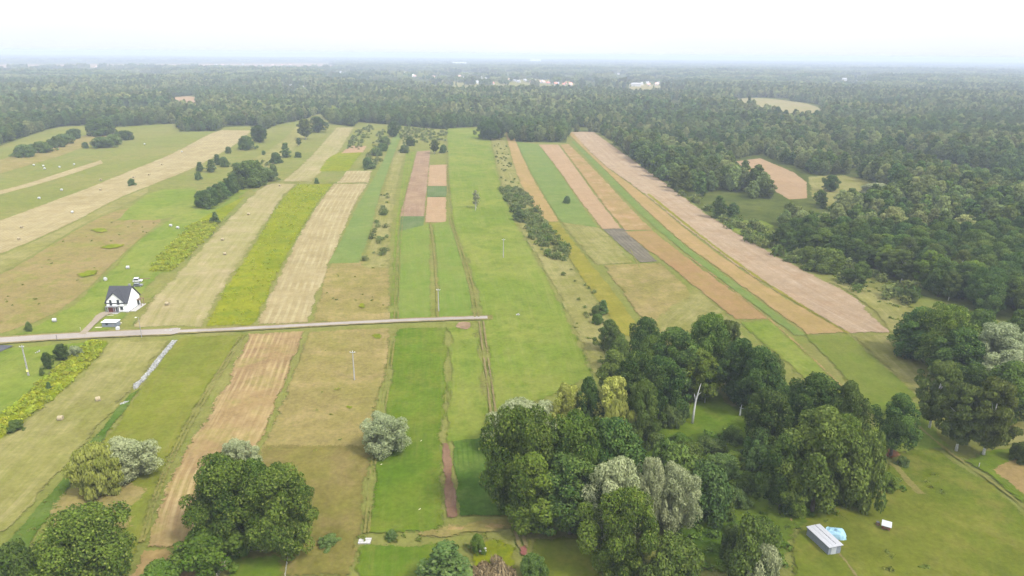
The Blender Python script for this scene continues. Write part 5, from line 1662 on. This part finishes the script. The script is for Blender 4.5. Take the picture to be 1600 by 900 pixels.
stone_heap('rubble_strip', [(213, 603), (232, 584), (252, 558), (272, 534)], 0.75, 620, 'long strip of pale broken slabs beside the mown meadow')
stone_heap('rubble_strip', [(211, 608), (217, 600)], 0.35, 40, 'thin tail end of the pale rubble strip')
stone_heap('rubble_heap', [(191, 632), (200, 628)], 0.4, 45, 'small separate heap of pale rubble below the strip')
stone_heap('rubble_heap', [(262, 518), (283, 516)], 0.9, 60, 'white slabs lying where the concrete road narrows', 0.3, 0.9)
stone_heap('rubble_heap', [(56, 553), (62, 549)], 0.3, 14, 'few white stones in the grass right of the ladder pole')
stone_heap('rubble_heap', [(806, 493), (811, 492)], 0.4, 16, 'small white heap alone in the bright green strip', 0.4, 0.8)
p = W(570, 846)
e = empty('slab_bridge', (p.x, p.y, 0))
tag(e, 'two pale concrete slabs bridging the bank at the end of the meadow track', 'slabs')
for k in range(2):
    for j in range(3):
        MB().box(-1.25 + k * 1.28, -0.02 + k * 1.28, -0.85 + j * 0.58, -0.32 + j * 0.58, 0, 0.24 + 0.03 * ((j + k) % 2)).build('slab', CONC, e)
p = W(754.5, 863)
e = empty('garden_bench', (p.x, p.y, 0), 0.12)
tag(e, 'white garden bench beside the yellow-green sapling', 'bench')
MB().box(-0.7, 0.7, -0.3, 0.08, 0.4, 0.46).build('seat', WHITEP, e)
MB().box(-0.7, 0.7, 0.14, 0.2, 0.6, 0.95).build('backrest', WHITEP, e)
for x in (-0.6, 0.6): MB().box(x - 0.04, x + 0.04, -0.26, 0.2, 0, 0.398).build('leg', TIMBER, e)
# soil or straw scraps lying on the lawn
for px, py, lb in [(658, 690, 'upper pale branch lying on the lawn near the round willow'), (633, 683, 'short pale stick right of the round willow'), (596, 727, 'pale stick below the round willow'), (656, 797, 'pale scrap on the lawn left of the brown soil strip')]:
    p = W(px, py)
    o = MB().tube([(-0.4, -0.9, 0.1), (0.05, 0, 0.18), (0.25, 0.9, 0.12)], [0.14, 0.17, 0.06], 6).tube([(0.05, 0, 0.15), (0.5, 0.4, 0.25)], [0.09, 0.03], 5).build('cut_branch', PALEW)
    o.location = (p.x, p.y, 0.02); o.rotation_euler = (0, 0, rnd.uniform(-0.6, 0.3))
    tag(o, lb, 'branch')


# ---- wire fence by the big oaks
def fence(pts, label, sp=3.0):
    P = [W(*q) for q in pts]
    e = empty('wire_fence', P[0])
    tag(e, label, 'fence')
    posts = []
    for a, b in zip(P[:-1], P[1:]):
        n = max(1, int((b - a).length / sp))
        posts += [a.lerp(b, i / n) - P[0] for i in range(n)]
    posts.append(P[-1] - P[0])
    for q in posts: MB().tube([q + Vector((0, 0, -0.1)), q + Vector((0, 0, 1.35))], [0.07, 0.06], 6).build('post', PALEW, e)
    for z in (0.45, 0.85, 1.25):
        MB().tube([q + Vector((0, 0, z)) for q in posts], [0.015] * len(posts), 4).build('wire', STEEL, e)


fence([(374, 865), (410, 863), (452, 861), (446, 905)], 'low wire fence with pale posts at the foot of the big oaks')
fence([(340, 905), (352, 886), (360, 872)], 'short row of fence posts beside the round light bush')
p = W(1529, 731)
o = MB().tube([(0, 0, -0.1), (0, 0, 1.3)], [0.11, 0.09], 7).tube([(0, 0, 1.3), (0, 0, 1.42)], [0.12, 0.04], 7).build('boundary_post', CONC)
o.location = p
tag(o, 'white boundary post at the corner of the bare field', 'post')

# ---- the far village
def house(px, py, L, D, E, RG, wallm, roofm, rz, label, group, chim=True):
    p = W(px, py)
    e = empty('village_house' if L < 22 else 'farm_hall', (p.x, p.y, 0), rz)
    tag(e, label, 'house' if L < 22 else 'hall', group)
    MB().prism([(-D / 2, -0.2), (D / 2, -0.2), (D / 2, E), (0, RG - 0.15), (-D / 2, E)], 'x', -L / 2, L / 2).build('wall', wallm, e)
    sl = (RG - E) / (D / 2)
    r_ = MB().prism([(-D / 2 - 0.6, E - 0.6 * sl), (0, RG), (D / 2 + 0.6, E - 0.6 * sl), (D / 2 + 0.6, E - 0.6 * sl + 0.3), (0, RG + 0.3), (-D / 2 - 0.6, E - 0.6 * sl + 0.3)], 'x', -L / 2 - 0.5, L / 2 + 0.5).build('roof', roofm, e)
    if chim: MB().box(L * 0.2, L * 0.2 + 0.8, -0.9, -0.2, RG - 1.2, RG + 1.3).build('chimney', WHITE, r_)
    w_ = MB().box(-L * 0.3, -L * 0.1, -D / 2 - 0.06, -D / 2 - 0.005, 1.0, 2.4).build('window', GLASS, e)


VILL = []
def add_row(x0, x1, y0, y1, n, roofs, where, L=(8.5, 13)):
    for k in range(n):
        f = (k + 0.5) / n
        VILL.append((x0 + (x1 - x0) * f + rnd.uniform(-4, 4), y0 + (y1 - y0) * f + rnd.uniform(-1.6, 1.6), rnd.uniform(*L), rnd.choice(roofs), where, ordinal(k + 1)))


RED, GR = (TERRA, 'red-roofed'), (GREYR, 'grey-roofed')
PINKR, WR = (ROSE, 'faded red roofed'), (WSHEET, 'white-roofed')
add_row(645, 690, 121, 123, 7, [RED, PINKR, PINKR], 'the left end of the far village')
add_row(705, 770, 127, 131, 12, [RED, PINKR, WR, GR, WR], 'the middle of the far village')
add_row(715, 765, 122, 124, 7, [WR, GR, PINKR], 'the back of the far village')
add_row(775, 830, 123, 130, 10, [WR, WR, PINKR, GR], 'the white cluster of the far village')
add_row(830, 895, 129, 134, 14, [RED, RED, PINKR, WR], 'the right end of the far village')
add_row(508, 545, 115, 116, 6, [WR, GR], 'the hazy hamlet left of the white tower')
add_row(905, 975, 117, 118, 7, [WR, GR, WR], 'the hazy hamlet behind the village')
add_row(1000, 1060, 132, 134, 9, [WR, GR, PINKR], 'the row above the pale forest clearing')
add_row(448, 492, 138, 141, 3, [WR, GR], 'the clearing in the left forest')
add_row(140, 460, 104, 102, 22, [PINKR, RED, WR, GR], 'the far town on the left horizon', (13, 17))
add_row(15, 60, 110, 112, 5, [WR, GR], 'the far left edge of the horizon town', (13, 17))
for px, py, L, rf, where, od in VILL:
    house(px, py, L, L * 0.75, 4.2, 8.6, rnd.choice([FARW, FARW, CREAM]), rf[0], rnd.uniform(-0.5, 0.5), '%s house in %s, %s from left' % (rf[1], where, od), 'houses of the far villages', L < 17)
house(1313, 126.5, 46, 16, 9, 12, FARW, WSHEET, 0.05, 'long white hall far off in the right forest, left of two', 'white halls far away', False)
house(1345, 127, 32, 16, 9, 12, FARW, WSHEET, 0.3, 'shorter white hall far off in the right forest, right of two', 'white halls far away', False)
house(993, 135, 30, 14, 8, 11, FARW, GREYR, 0.02, 'white barn at the left of the row above the pale clearing', 'white halls far away', False)
house(969, 135, 26, 12, 7, 10, FARW, WSHEET, 0.4, 'white building left of the row above the pale clearing', 'white halls far away', False)
house(837, 97.5, 130, 60, 30, 42, WHITE, WSHEET, 0.0, 'white hall on the hazy horizon above the village', 'white halls far away', False)
house(718, 102, 120, 50, 18, 26, WHITE, WSHEET, 0.0, 'faint white hall on the horizon left of centre', 'white halls far away', False)
p = W(634.5, 120)
hh = height_for(634.5, 120, 111)
e = empty('white_church', (p.x, p.y, 0))
tag(e, 'white church with a tall tower left of the far village', 'church')
MB().box(-8, 8, -8, 8, -0.2, hh * 0.8).build('tower', WHITE, e)
MB().add([(-8.4, -8.4, hh * 0.8), (8.4, -8.4, hh * 0.8), (8.4, 8.4, hh * 0.8), (-8.4, 8.4, hh * 0.8), (0, 0, hh)], [(3, 2, 1, 0), (0, 1, 4), (1, 2, 4), (2, 3, 4), (3, 0, 4)]).build('spire', WSHEET, e)
MB().prism([(-8, -0.2), (8, -0.2), (8, hh * 0.3), (0, hh * 0.45), (-8, hh * 0.3)], 'x', 8.02, 34).build('nave', WHITE, e)
MB().box(-2, 2, -8.1, -8.01, hh * 0.55, hh * 0.7).build('belfry_window', GLASS, e)
# ------------------------------------------------------------------ haze: one closed box of air
t = NT('haze_air')
pv = t.n('ShaderNodeVolumePrincipled')
pv.inputs['Color'].default_value = HAZE_COLOR + (1,)
pv.inputs['Density'].default_value = HAZE_DENSITY
pv.inputs['Anisotropy'].default_value = 0.0
t.l(pv.outputs[0], t.out.inputs['Volume'])
hz = MB().box(-GX - 200, GX + 200, GY0 - 200, GY1 + 200, -1.0, CAM_H + 6.0).build('haze', t.m)
tag(hz, 'pale blue summer haze lying over the fields and forest', 'haze', None, 'stuff')
